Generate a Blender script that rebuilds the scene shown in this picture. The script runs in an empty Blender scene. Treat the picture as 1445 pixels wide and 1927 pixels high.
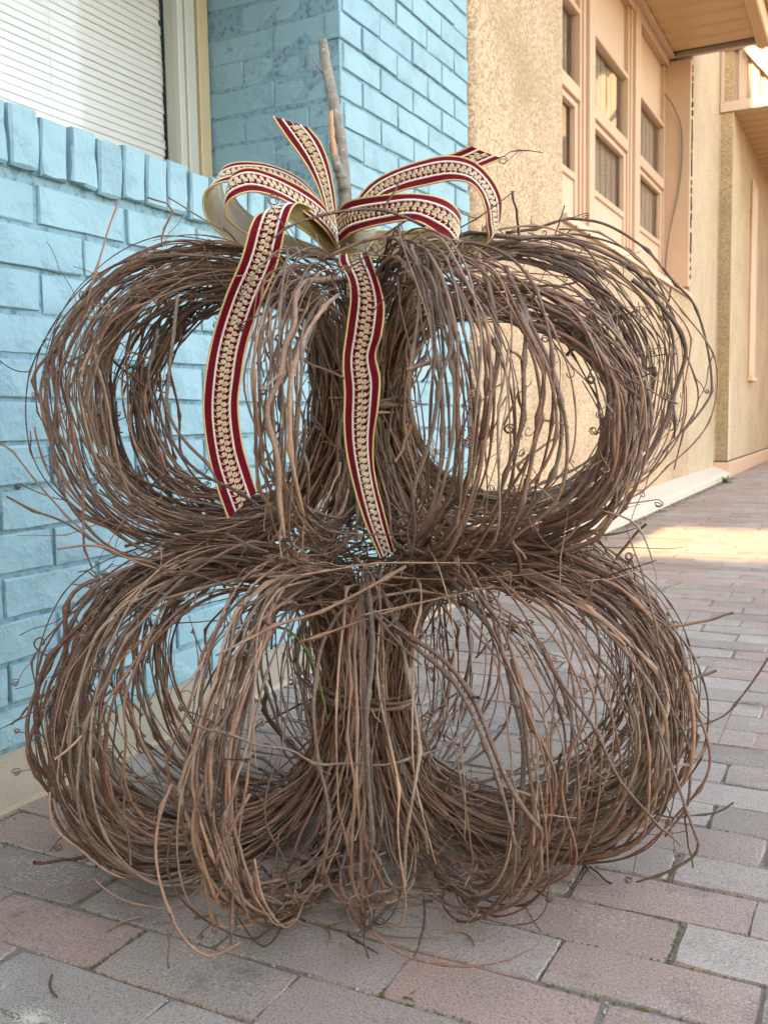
import bpy, bmesh, math, random
import numpy as np
from mathutils import Vector, Matrix

# ------------------------------------------------------------------ camera, sky, sun, exposure
scene = bpy.context.scene
COL = scene.collection
CAM = np.array([1.4246, 0.0, 0.6229])
YAW, PITCH, ROLL, FPX = -0.473988, -0.0951138, -0.0172321, 1798.2 / 1927.0
_d = np.array([math.sin(YAW) * math.cos(PITCH), math.cos(YAW) * math.cos(PITCH), math.sin(PITCH)])
_r = np.cross(_d, [0, 0, 1]); _r /= np.linalg.norm(_r); _u = np.cross(_r, _d)
RIGHT = _r * math.cos(ROLL) + _u * math.sin(ROLL)
UP = -_r * math.sin(ROLL) + _u * math.cos(ROLL)
FWD = _d
cam_data = bpy.data.cameras.new('camera')
cam = bpy.data.objects.new('camera', cam_data); COL.objects.link(cam)
cam.matrix_world = Matrix(((RIGHT[0], UP[0], -FWD[0], CAM[0]), (RIGHT[1], UP[1], -FWD[1], CAM[1]),
                           (RIGHT[2], UP[2], -FWD[2], CAM[2]), (0, 0, 0, 1)))
cam_data.sensor_fit = 'VERTICAL'; cam_data.sensor_height = 24.0; cam_data.lens = FPX * 24.0
cam_data.clip_start = 0.05; cam_data.clip_end = 500
cam_data.dof.use_dof = True; cam_data.dof.focus_distance = 1.3; cam_data.dof.aperture_fstop = 9.0
scene.camera = cam

SUN_EL, SUN_AZ = math.radians(28), math.radians(3.4)     # the sun stands behind the camera, a little to the wall's side
sun_dir = Vector((-math.sin(SUN_AZ) * math.cos(SUN_EL), -math.cos(SUN_AZ) * math.cos(SUN_EL), math.sin(SUN_EL)))
world = bpy.data.worlds.new('World'); scene.world = world; world.use_nodes = True
wn = world.node_tree.nodes; wl = world.node_tree.links
sky = wn.new('ShaderNodeTexSky'); sky.sky_type = 'NISHITA'; sky.sun_disc = False
sky.sun_elevation = SUN_EL; sky.sun_rotation = math.radians(180 + 3.4)
sky.air_density = 1.0; sky.dust_density = 1.0; sky.ozone_density = 1.0
wl.new(sky.outputs[0], wn['Background'].inputs[0]); wn['Background'].inputs[1].default_value = 0.15
sl = bpy.data.lights.new('sun', 'SUN'); sl.energy = 2.0; sl.angle = math.radians(0.5); sl.color = (1.0, 0.80, 0.52)
sun = bpy.data.objects.new('sun', sl); COL.objects.link(sun)
sun.rotation_euler = sun_dir.to_track_quat('Z', 'Y').to_euler()
vs = scene.view_settings
vs.view_transform = 'Standard'; vs.look = 'None'; vs.gamma = 1; vs.use_curve_mapping = False; vs.exposure = 3.3
vs.use_white_balance = True; vs.white_balance_temperature = 8900; vs.white_balance_tint = 13
scene.cycles.use_denoising = True
scene.cycles.max_bounces = 8; scene.cycles.diffuse_bounces = 5

random.seed(7); rng = np.random.default_rng(11)
PI = math.pi

def seen(p, margin=0.0):
    """is a point inside the photograph's frame; its distance"""
    v = np.asarray(p, float) - CAM
    z = v @ FWD
    if z < 0.05: return False, z
    x, y = v @ RIGHT / z * FPX, v @ UP / z * FPX
    return abs(x) < 0.375 + margin and abs(y) < 0.5 + margin, z

# ------------------------------------------------------------------ helpers
def tag(o, label=None, cat=None, group=None, kind=None):
    for k, v in (('label', label), ('category', cat), ('group', group), ('kind', kind)):
        if v: o[k] = v
    return o

def link(o, parent=None):
    COL.objects.link(o)
    if parent: o.parent = parent
    return o

def empty(name, loc=(0, 0, 0), parent=None):
    o = bpy.data.objects.new(name, None); o.empty_display_size = 0.05; o.location = loc
    return link(o, parent)

def mesh(name, verts, faces, mat, smooth=False):
    m = bpy.data.meshes.new(name)
    m.from_pydata([tuple(v) for v in verts], [], [tuple(f) for f in faces]); m.update()
    if mat: m.materials.append(mat)
    if smooth: m.polygons.foreach_set('use_smooth', [True] * len(m.polygons))
    return m

def qmesh(name, V, Q, mat, smooth=True, sharp=0):
    """fast mesh from arrays of vertices and quads"""
    m = bpy.data.meshes.new(name)
    V = np.asarray(V, np.float32); Q = np.asarray(Q, np.int32)
    m.vertices.add(len(V)); m.vertices.foreach_set('co', V.ravel())
    m.loops.add(Q.size); m.loops.foreach_set('vertex_index', Q.ravel())
    m.polygons.add(len(Q))
    m.polygons.foreach_set('loop_start', np.arange(len(Q), dtype=np.int32) * 4)
    m.polygons.foreach_set('use_smooth', np.full(len(Q), smooth))
    m.update(calc_edges=True); m.validate()
    if sharp: m.set_sharp_from_angle(angle=sharp)
    if mat: m.materials.append(mat)
    return m

def obj(name, m, parent=None, loc=(0, 0, 0), rot=None):
    o = bpy.data.objects.new(name, m); o.location = loc
    if rot: o.rotation_euler = rot
    return link(o, parent)

class MB:
    """collects boxes and prisms into one mesh"""
    def __init__(s): s.v = []; s.f = []
    def box(s, x0, x1, y0, y1, z0, z1):
        b = len(s.v)
        s.v += [(x, y, z) for x in (x0, x1) for y in (y0, y1) for z in (z0, z1)]
        s.f += [tuple(b + i for i in q) for q in ((0, 1, 3, 2), (4, 6, 7, 5), (0, 4, 5, 1), (2, 3, 7, 6), (0, 2, 6, 4), (1, 5, 7, 3))]
        return s
    def prism(s, prof, axis, a0, a1):
        """prof: list of 2D points; axis 'y': points are (x,z); 'x': (y,z); 'z': (x,y)"""
        b = len(s.v); n = len(prof)
        for a in (a0, a1):
            for p, q in prof:
                s.v.append({'y': (p, a, q), 'x': (a, p, q), 'z': (p, q, a)}[axis])
        s.f.append(tuple(b + i for i in range(n))); s.f.append(tuple(b + n + i for i in reversed(range(n))))
        for i in range(n):
            j = (i + 1) % n; s.f.append((b + i, b + n + i, b + n + j, b + j))
        return s
    def bar(s, p, q, w, h):
        p, q = Vector(p), Vector(q); d = (q - p).normalized()
        a = d.cross(Vector((0, 0, 1)));
        if a.length < 1e-3: a = Vector((1, 0, 0))
        a.normalize(); c = a.cross(d)
        b = len(s.v)
        for e in (p, q):
            for i, j in ((-1, -1), (1, -1), (1, 1), (-1, 1)): s.v.append(tuple(e + a * i * w / 2 + c * j * h / 2))
        s.f += [(b, b + 1, b + 2, b + 3), (b + 7, b + 6, b + 5, b + 4)] + [(b + i, b + 4 + i, b + 4 + (i + 1) % 4, b + (i + 1) % 4) for i in range(4)]
        return s
    def build(s, name, mat, parent=None, bevel=0.0):
        m = mesh(name, s.v, s.f, mat)
        bm = bmesh.new(); bm.from_mesh(m); bmesh.ops.recalc_face_normals(bm, faces=bm.faces)
        if bevel:
            bmesh.ops.bevel(bm, geom=bm.edges[:], offset=bevel, segments=1, affect='EDGES', clamp_overlap=True)
        bm.to_mesh(m); bm.free()
        return obj(name, m, parent)

def tube_arrays(pts, rad, k=6, cap=True):
    """a round tube along pts"""
    P = np.asarray(pts, float); n = len(P)
    T = np.gradient(P, axis=0); T /= np.linalg.norm(T, axis=1, keepdims=True) + 1e-12
    C = P - P.mean(0)
    w, v = np.linalg.eigh(C.T @ C); ref = v[:, 0]
    N = np.cross(T, ref); L = np.linalg.norm(N, axis=1, keepdims=True)
    bad = L[:, 0] < 0.05
    if bad.any():
        alt = np.cross(T, v[:, 1]); N[bad] = alt[bad]; L = np.linalg.norm(N, axis=1, keepdims=True)
    N /= L + 1e-12; B = np.cross(T, N)
    a = np.arange(k) / k * 2 * PI
    R = np.asarray(rad, float)
    if R.ndim == 1: R = R[:, None]
    V = P[:, None, :] + R[..., None] * (np.cos(a)[None, :, None] * N[:, None, :] + np.sin(a)[None, :, None] * B[:, None, :])
    V = V.reshape(-1, 3)
    i = np.arange(n - 1)[:, None] * k; j = np.arange(k)[None, :]; j2 = (j + 1) % k
    Q = np.stack([i + j, i + j2, i + k + j2, i + k + j], -1).reshape(-1, 4)
    if cap and k == 6:
        e = (n - 1) * k
        Q = np.vstack([Q, [[0, 3, 2, 1], [0, 5, 4, 3], [e, e + 1, e + 2, e + 3], [e, e + 3, e + 4, e + 5]]])
    return V, Q

def join_arrays(parts):
    Vs, Qs, b = [], [], 0
    for V, Q in parts:
        Vs.append(V); Qs.append(Q + b); b += len(V)
    return np.vstack(Vs), np.vstack(Qs)

def crom(P, per=8, closed=False):
    """Catmull-Rom through P"""
    P = np.asarray(P, float); n = len(P)
    if closed: idx = [(i - 1) % n for i in range(n + 3)]; E = P[idx]; m = n
    else: E = np.vstack([2 * P[0] - P[1], P, 2 * P[-1] - P[-2]]); m = n - 1
    t = np.linspace(0, 1, per, endpoint=False)[:, None]
    out = []
    for i in range(m):
        a, b, c, d = E[i:i + 4]
        out.append(0.5 * (2 * b + (c - a) * t + (2 * a - 5 * b + 4 * c - d) * t ** 2 + (3 * b - a - 3 * c + d) * t ** 3))
    if not closed: out.append(P[-1:])
    return np.vstack(out)

# ------------------------------------------------------------------ materials
class NT:
    def __init__(s, name, rough=0.8, spec=0.3):
        s.m = bpy.data.materials.new(name); s.m.use_nodes = True
        s.n = s.m.node_tree.nodes; s.l = s.m.node_tree.links
        s.b = s.n['Principled BSDF']; s.b.inputs['Roughness'].default_value = rough
        s.b.inputs['Specular IOR Level'].default_value = spec
        s._pos = None
    def new(s, t, **kw):
        n = s.n.new(t)
        for k, v in kw.items(): setattr(n, k, v)
        return n
    def set(s, sock, v):
        if hasattr(v, 'is_output'): s.l.new(v, sock)
        else: sock.default_value = v
    def pos(s):
        if s._pos is None: s._pos = s.new('ShaderNodeNewGeometry').outputs['Position']
        return s._pos
    def objc(s): return s.new('ShaderNodeTexCoord').outputs['Object']
    def mapping(s, vec, scale=(1, 1, 1), loc=(0, 0, 0), rot=(0, 0, 0)):
        n = s.new('ShaderNodeMapping'); s.l.new(vec, n.inputs[0])
        n.inputs[1].default_value = loc; n.inputs[2].default_value = rot; n.inputs[3].default_value = scale
        return n.outputs[0]
    def noise(s, scale, detail=3, rough=0.55, vec=None, dist=0.0, w=None):
        n = s.new('ShaderNodeTexNoise')
        if w is not None: n.noise_dimensions = '4D'; s.set(n.inputs['W'], w)
        s.l.new(vec or s.pos(), n.inputs['Vector']); n.inputs['Scale'].default_value = scale
        n.inputs['Detail'].default_value = detail; n.inputs['Roughness'].default_value = rough; n.inputs['Distortion'].default_value = dist
        return n.outputs[0]
    def vor(s, scale, feature='F1', out=0, vec=None, rand=1.0):
        n = s.new('ShaderNodeTexVoronoi', feature=feature); s.l.new(vec or s.pos(), n.inputs['Vector'])
        n.inputs['Scale'].default_value = scale; n.inputs['Randomness'].default_value = rand
        return n.outputs[out]
    def ramp(s, fac, stops, interp='LINEAR'):
        n = s.new('ShaderNodeValToRGB'); s.set(n.inputs[0], fac); e = n.color_ramp.elements; n.color_ramp.interpolation = interp
        while len(e) < len(stops): e.new(0.5)
        for i, (p, c) in enumerate(stops):
            e[i].position = p; e[i].color = (c, c, c, 1) if isinstance(c, (int, float)) else (*c, 1)
        return n.outputs[0]
    def mix(s, fac, a, b, mode='MIX'):
        n = s.new('ShaderNodeMix', data_type='RGBA', blend_type=mode)
        s.set(n.inputs[0], fac)
        for sock, v in ((n.inputs[6], a), (n.inputs[7], b)):
            s.set(sock, (*v, 1) if isinstance(v, tuple) else ((v, v, v, 1) if isinstance(v, (int, float)) else v))
        return n.outputs[2]
    def math(s, op, a, b=0.0):
        n = s.new('ShaderNodeMath', operation=op); s.set(n.inputs[0], a); s.set(n.inputs[1], b)
        return n.outputs[0]
    def sep(s, vec, i):
        n = s.new('ShaderNodeSeparateXYZ'); s.l.new(vec, n.inputs[0]); return n.outputs[i]
    def rnd(s):
        """one random number per object, and per loose piece inside a mesh"""
        a = s.new('ShaderNodeObjectInfo').outputs['Random']; b = s.new('ShaderNodeNewGeometry').outputs['Random Per Island']
        return s.math('FRACT', s.math('ADD', a, b))
    def bump(s, h, strength=0.3, dist=0.002, prev=None):
        n = s.new('ShaderNodeBump'); n.inputs['Strength'].default_value = strength; n.inputs['Distance'].default_value = dist
        s.l.new(h, n.inputs['Height'])
        if prev: s.l.new(prev, n.inputs['Normal'])
        return n.outputs[0]
    def done(s, col, normal=None, rough=None):
        s.set(s.b.inputs['Base Color'], (*col, 1) if isinstance(col, tuple) else col)
        if normal: s.l.new(normal, s.b.inputs['Normal'])
        if rough is not None: s.set(s.b.inputs['Roughness'], rough)
        return s.m

M = {}
def flat(name, col, rough=0.6, spec=0.3, var=0.06, scale=30, bump=0.0, metal=0.0):
    t = NT(name, rough, spec); t.b.inputs['Metallic'].default_value = metal
    n = t.noise(scale, 4)
    c = t.mix(n, tuple(max(0, x * (1 - var)) for x in col), tuple(x * (1 + var) for x in col))
    nm = t.bump(t.noise(scale * 8, 3), bump, 0.001) if bump else None
    M[name] = t.done(c, nm); return M[name]

# painted blue brick: thick paint, small pits, dust on ledges
t = NT('blue_paint', 0.55, 0.35)
c = t.mix(t.rnd(), (0.190, 0.345, 0.405), (0.218, 0.38, 0.44))
c = t.mix(t.ramp(t.noise(9, 4), [(0.35, 0.0), (0.7, 0.35)]), c, (0.24, 0.39, 0.445))
pit = t.ramp(t.noise(110, 5, 0.7), [(0.56, 0.0), (0.66, 1.0)])
patch = t.ramp(t.noise(14, 3), [(0.50, 0.0), (0.68, 1.0)])
pm = t.math('MULTIPLY', pit, patch)
c = t.mix(t.math('MULTIPLY', pm, 0.7), c, (0.10, 0.16, 0.18))
nb = t.bump(t.noise(28, 4), 0.35, 0.006)
nb = t.bump(t.noise(190, 4, 0.6), 0.28, 0.0018, nb)
rp = t.math('MULTIPLY', t.noise(75, 5, 0.7), t.ramp(t.noise(10, 3, vec=t.mapping(t.pos(), loc=(5, 2, 7))), [(0.46, 0.0), (0.62, 1.0)]))
nb = t.bump(rp, 0.9, 0.006, nb)
M['blue_paint'] = t.done(c, nb)
# painted mortar: the same paint, dirtier and rougher
t = NT('blue_mortar', 0.75, 0.2)
c = t.mix(t.ramp(t.noise(60, 5, 0.6), [(0.50, 0.0), (0.66, 0.9)]), (0.19, 0.33, 0.39), (0.085, 0.16, 0.18))
M['blue_mortar'] = t.done(c, t.bump(t.noise(120, 5, 0.65), 0.6, 0.004))
# exposed aggregate / pebble dash
def pebble(name, a, b, cc, sc):
    t = NT(name, 0.85, 0.2)
    v = t.vor(sc, 'F1', 1); hue = t.sep(v, 0)
    c = t.ramp(hue, [(0.0, b), (0.30, cc), (0.62, a), (1.0, tuple(min(0.8, x * 1.18) for x in a))])
    c = t.mix(t.ramp(t.noise(2.0, 5, 0.65), [(0.40, 0.0), (0.72, 0.65)]), c, tuple(x * 0.72 for x in cc))
    d = t.vor(sc, 'F1', 0)
    M[name] = t.done(c, t.bump(t.math('MULTIPLY', d, -1.0), 0.6, 0.006))
pebble('pebble_dash', (0.60, 0.41, 0.275), (0.30, 0.185, 0.105), (0.43, 0.29, 0.175), 110)
pebble('pebble_dash_pale', (0.58, 0.44, 0.30), (0.38, 0.27, 0.175), (0.52, 0.38, 0.255), 110)
pebble('pebble_dash_shaded', (0.40, 0.29, 0.17), (0.20, 0.135, 0.075), (0.30, 0.21, 0.12), 120)  # darker copy, holds the shade on the far pier's side
flat('tan_paint', (0.56, 0.365, 0.245), 0.5, 0.35, 0.05, 6, 0.05)
flat('tan_panel', (0.60, 0.41, 0.29), 0.55, 0.3, 0.04, 3, 0.05)
flat('soffit_metal', (0.56, 0.34, 0.165), 0.45, 0.4, 0.04, 4)
flat('canopy_metal', (0.42, 0.31, 0.23), 0.45, 0.4, 0.04, 4)
flat('dark_gap', (0.02, 0.018, 0.016), 0.9, 0.1)
flat('cable_grey', (0.16, 0.13, 0.10), 0.5, 0.3)
flat('white_paint', (0.66, 0.58, 0.49), 0.6, 0.3)
flat('brick_far', (0.36, 0.22, 0.15), 0.8, 0.2, 0.15, 4)
flat('plaster_far', (0.60, 0.48, 0.35), 0.8, 0.2, 0.08, 2)
flat('vinyl_white', (0.50, 0.48, 0.42), 0.4, 0.4, 0.03, 8)
flat('jamb_tan', (0.52, 0.40, 0.24), 0.5, 0.35, 0.05, 10)
flat('blind_white', (0.74, 0.72, 0.68), 0.45, 0.4, 0.02, 10)
flat('room_dark', (0.16, 0.13, 0.10), 0.9, 0.1)
flat('room_pale', (0.55, 0.52, 0.48), 0.9, 0.1)
flat('curtain_brown', (0.36, 0.28, 0.22), 0.9, 0.1, 0.25, 9)
t = NT('window_glass')
tr = t.new('ShaderNodeBsdfTransparent'); gl = t.new('ShaderNodeBsdfGlossy'); gl.inputs['Roughness'].default_value = 0.015
fr = t.new('ShaderNodeFresnel'); fr.inputs[0].default_value = 1.5; mx = t.new('ShaderNodeMixShader')
tr.inputs[0].default_value = (0.96, 0.955, 0.95, 1)
bf = t.new('ShaderNodeNewGeometry').outputs['Backfacing']
t.l.new(t.math('MULTIPLY', fr.outputs[0], t.math('SUBTRACT', 1.0, bf)), mx.inputs[0]); t.l.new(tr.outputs[0], mx.inputs[1]); t.l.new(gl.outputs[0], mx.inputs[2])
t.l.new(mx.outputs[0], t.n['Material Output'].inputs[0]); M['window_glass'] = t.m
# concrete kerb
t = NT('kerb_concrete', 0.85, 0.2)
c = t.mix(t.noise(8, 5), (0.52, 0.42, 0.32), (0.62, 0.53, 0.44))
c = t.mix(t.ramp(t.noise(140, 4), [(0.55, 0.0), (0.75, 0.6)]), c, (0.30, 0.23, 0.17))
M['kerb_concrete'] = t.done(c, t.bump(t.noise(160, 4), 0.4, 0.002))
t = NT('sand_concrete', 0.9, 0.15)
c = t.mix(t.noise(10, 5), (0.38, 0.285, 0.195), (0.47, 0.365, 0.26))
c = t.mix(t.ramp(t.vor(230, 'F1', 0), [(0.0, 0.75), (0.32, 0.0)]), c, (0.24, 0.17, 0.11))
c = t.mix(t.ramp(t.noise(3.5, 3), [(0.5, 0.0), (0.7, 0.5)]), c, (0.34, 0.28, 0.22))
bl = t.ramp(t.noise(26, 2, 0.5), [(0.735, 0.0), (0.75, 1.0)])
c = t.mix(bl, c, (0.10, 0.26, 0.48))
M['sand_concrete'] = t.done(c, t.bump(t.vor(230, 'F1', 0), 0.5, 0.003))
# clay pavers: grey, pink-brown and dark ones; grit, white bloom, dark stains
t = NT('paver_clay', 0.82, 0.25)
r = t.rnd()
c = t.ramp(r, [(0.0, (0.319, 0.231, 0.178)), (0.18, (0.403, 0.317, 0.260)), (0.34, (0.375, 0.231, 0.178)), (0.50, (0.241, 0.192, 0.162)), (0.64, (0.448, 0.359, 0.299)), (0.76, (0.336, 0.260, 0.218)), (0.88, (0.431, 0.255, 0.201)), (1.0, (0.280, 0.213, 0.174))])
c = t.mix(t.ramp(t.noise(11, 5, 0.6), [(0.3, 0.0), (0.75, 0.55)]), c, (0.265, 0.205, 0.168))
st = t.ramp(t.noise(7, 5, 0.62, t.mapping(t.pos(), loc=(3.7, 1.2, 0))), [(0.60, 0.0), (0.72, 1.0)])
c = t.mix(t.math('MULTIPLY', st, 0.7), c, (0.085, 0.073, 0.068))
grit = t.ramp(t.noise(330, 4, 0.7), [(0.38, 1.0), (0.50, 0.0)])
c = t.mix(t.math('MULTIPLY', grit, 0.62), c, (0.085, 0.072, 0.066))
fl = t.ramp(t.noise(300, 3, 0.65, t.mapping(t.pos(), loc=(9, 4, 1))), [(0.58, 0.0), (0.68, 1.0)])
c = t.mix(t.math('MULTIPLY', fl, 0.5), c, (0.56, 0.50, 0.45))
bloom = t.math('MULTIPLY', t.ramp(t.noise(6, 4, 0.6, t.mapping(t.pos(), loc=(1, 8, 0))), [(0.50, 0.0), (0.66, 1.0)]),
               t.ramp(t.noise(210, 4, 0.7), [(0.50, 0.0), (0.64, 1.0)]))
c = t.mix(t.math('MULTIPLY', bloom, 0.7), c, (0.56, 0.51, 0.46))
nb = t.bump(t.noise(60, 4), 0.3, 0.003)
nb = t.bump(t.noise(330, 5, 0.7), 0.75, 0.0022, nb)
M['paver_clay'] = t.done(c, nb)
# joint sand with moss
t = NT('joint_sand', 0.95, 0.1)
c = t.mix(t.noise(300, 4, 0.7), (0.14, 0.118, 0.095), (0.33, 0.28, 0.235))
c = t.mix(t.ramp(t.noise(9, 4, 0.6), [(0.58, 0.0), (0.68, 0.7)]), c, (0.10, 0.10, 0.04))
M['joint_sand'] = t.done(c, t.bump(t.noise(320, 4, 0.7), 0.8, 0.004))
# vine bark
t = NT('vine_bark', 0.55, 0.45)
r = t.rnd()
c = t.ramp(r, [(0.0, (0.045, 0.021, 0.014)), (0.14, (0.25, 0.103, 0.060)), (0.26, (0.065, 0.034, 0.024)), (0.40, (0.38, 0.182, 0.108)), (0.54, (0.085, 0.050, 0.036)), (0.68, (0.46, 0.255, 0.158)), (0.80, (0.105, 0.054, 0.036)), (0.92, (0.34, 0.225, 0.155)), (1.0, (0.13, 0.09, 0.068))])
c = t.mix(t.ramp(t.noise(30, 4, 0.6), [(0.45, 0.0), (0.72, 0.6)]), c, (0.12, 0.068, 0.048))
c = t.mix(t.ramp(t.noise(260, 3, 0.6), [(0.55, 0.0), (0.72, 0.45)]), c, (0.44, 0.33, 0.25))
nb = t.bump(t.noise(340, 4, 0.65), 0.8, 0.0022)
M['vine_bark'] = t.done(c, nb)
t = NT('vine_moss', 0.85, 0.15)
c = t.mix(t.noise(120, 4, 0.6), (0.10, 0.13, 0.035), (0.22, 0.22, 0.08))
M['vine_moss'] = t.done(c, t.bump(t.noise(400, 3), 0.6, 0.002))
t = NT('branch_bark', 0.8, 0.2)
sv = t.mapping(t.pos(), scale=(1, 1, 0.22))
c = t.mix(t.noise(170, 5, 0.7, sv), (0.13, 0.108, 0.09), (0.46, 0.41, 0.36))
c = t.mix(t.ramp(t.noise(120, 3), [(0.58, 0.0), (0.68, 0.8)]), c, (0.50, 0.46, 0.41))
M['branch_bark'] = t.done(c, t.bump(t.noise(190, 5, 0.7, sv), 1.0, 0.004))
t = NT('torn_wood', 0.7, 0.25)
c = t.mix(t.noise(90, 3, 0.6, t.mapping(t.pos(), scale=(4, 4, 0.5))), (0.50, 0.21, 0.10), (0.66, 0.38, 0.22))
M['torn_wood'] = t.done(c)
flat('cut_wood', (0.62, 0.47, 0.30), 0.7, 0.2, 0.15, 90)
# ------------------------------------------------------------------ ground
def paver_mesh(name, L, W, H, seed, nx=5, ny=3):
    """one clay paver, top at z=0: rounded worn edges, uneven top"""
    r = np.random.default_rng(seed)
    def ring(off, z, jit):
        a, b = L / 2 - off, W / 2 - off
        xs = np.linspace(-a, a, nx + 1); ys = np.linspace(-b, b, ny + 1)
        p = [(x, -b) for x in xs] + [(a, y) for y in ys[1:]] + [(x, b) for x in xs[::-1][1:]] + [(-a, y) for y in ys[::-1][1:-1]]
        p = np.array(p); c = 0.0018
        for i, (x, y) in enumerate(p):
            if abs(abs(x) - a) < 1e-6 and abs(abs(y) - b) < 1e-6: p[i] -= np.sign(p[i]) * c
        p += r.normal(0, jit, p.shape)
        return np.column_stack([p, np.full(len(p), z) + r.normal(0, jit * 0.3, len(p))])
    bot = ring(0, -H, 0); j = r.normal(0, 1, 1)
    mid = ring(0.0, -0.0024, 0.0009); top = ring(0.0019, -0.0002, 0.0009)
    n = len(bot)
    V = [bot, mid, top]
    F = []
    for k in range(2):
        for i in range(n): F.append((k * n + i, k * n + (i + 1) % n, (k + 1) * n + (i + 1) % n, (k + 1) * n + i))
    inner = []
    xs = np.linspace(-L / 2, L / 2, nx + 1)[1:-1]; ys = np.linspace(-W / 2, W / 2, ny + 1)[1:-1]
    grid = {}
    base = 3 * n; pts = []
    for jy, y in enumerate(ys):
        for ix, x in enumerate(xs):
            grid[(ix + 1, jy + 1)] = base + len(pts); pts.append((x, y, r.normal(0, 0.0007)))
    t0 = 2 * n
    for ix in range(nx + 1): grid[(ix, 0)] = t0 + ix
    for jy in range(1, ny + 1): grid[(nx, jy)] = t0 + nx + jy
    for q, ix in enumerate(range(nx - 1, -1, -1)): grid[(ix, ny)] = t0 + nx + ny + 1 + q
    for q, jy in enumerate(range(ny - 1, 0, -1)): grid[(0, jy)] = t0 + 2 * nx + ny + 1 + q
    for jy in range(ny):
        for ix in range(nx): F.append((grid[(ix, jy)], grid[(ix + 1, jy)], grid[(ix + 1, jy + 1)], grid[(ix, jy + 1)]))
    V = np.vstack(V + [np.array(pts)])
    return V, np.array(F)

pv = MB().box(-0.0, 12, -9, 34, -0.12, -0.0030)
pavement = tag(pv.build('pavement', M['joint_sand']), kind='structure')
PL, PW, PH = 0.2230, 0.0950, 0.06
pav_var = [paver_mesh('paver', PL, PW, PH, 100 + i) for i in range(8)]
pav_half = [paver_mesh('paver', PL * 0.485, PW, PH, 200 + i, 3, 3) for i in range(2)]
pav_mesh = [qmesh('paver', V, Q, M['paver_clay'], True, 0.35) for V, Q in pav_var]
row_phase = {0: 0.637, 1: 0.510, 2: 0.657, 3: 0.552, -1: 0.53, -2: 0.65, 4: 0.63, 5: 0.515}
cells = []
for k in range(-9, 310):
    y = 0.773 + 0.0984 * k + 0.0492
    ph = row_phase.get(k, (0.64 if k % 2 == 0 else 0.53) + random.uniform(-0.03, 0.03))
    x_start = 0.20 if y < 3.5 else (0.165 if y < 10.2 else 0.15)
    i = math.floor((x_start - ph) / 0.226)
    while True:
        x0 = ph + i * 0.226; i += 1
        if x0 > (2.6 if y < 6 else (4.0 if y < 16 else 6.0)): break
        if x0 + 0.226 < x_start: continue
        c = (x0 + 0.113, y, 0.0)
        vis, z = seen(c, 0.05)
        cells.append((0 if vis else 1, z, c, x_start if x0 < x_start else None))
cells.sort(key=lambda q: (q[0], q[1]))
rest = []
for n, (nv, z, c, clip) in enumerate(cells):
    tilt = (rng.normal(0, 0.007), rng.normal(0, 0.004), rng.normal(0, 0.006))
    dz = rng.normal(0, 0.0008); v = int(rng.integers(8))
    jx, jy = rng.normal(0, 0.0025), rng.normal(0, 0.0012)
    flip = PI if rng.random() < 0.5 else 0
    if n < 300 and nv == 0:
        o = obj('paver', pav_mesh[v], pavement, (c[0] + jx, c[1] + jy, dz), (tilt[0], tilt[1], tilt[2] + flip))
        if clip: pass
    else:
        V, Q = pav_var[v]
        R = np.array(Matrix.Rotation(tilt[2] + flip, 3, 'Z') @ Matrix.Rotation(tilt[1], 3, 'Y') @ Matrix.Rotation(tilt[0], 3, 'X'))
        rest.append((V @ R.T + np.array([c[0] + jx, c[1] + jy, dz]), Q))
V, Q = join_arrays(rest)
tag(obj('paver_field', qmesh('paver_field', V, Q, M['paver_clay'], True, 0.35), pavement), kind='stuff')

# sandy concrete strip along the foot of the blue wall, a hand wide, and the raised kerb before the tan building
strip = MB()
prof = [(-0.05, -0.1), (0.198, -0.1), (0.198, 0.004), (0.190, 0.009), (0.10, 0.012), (-0.05, 0.016)]
strip.prism(prof, 'y', -4, 3.56)
tag(strip.build('concrete_strip', M['sand_concrete']), kind='structure')
kerb = MB()
for y0, y1 in ((3.565, 5.6), (5.606, 7.9), (7.906, 10.10)):
    kerb.prism([(-0.3, -0.1), (0.160, -0.1), (0.152, 0.052), (0.140, 0.062), (0.015, 0.118), (-0.3, 0.122)], 'y', y0, y1)
tag(kerb.build('kerb', M['kerb_concrete'], bevel=0.004), kind='structure')

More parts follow.
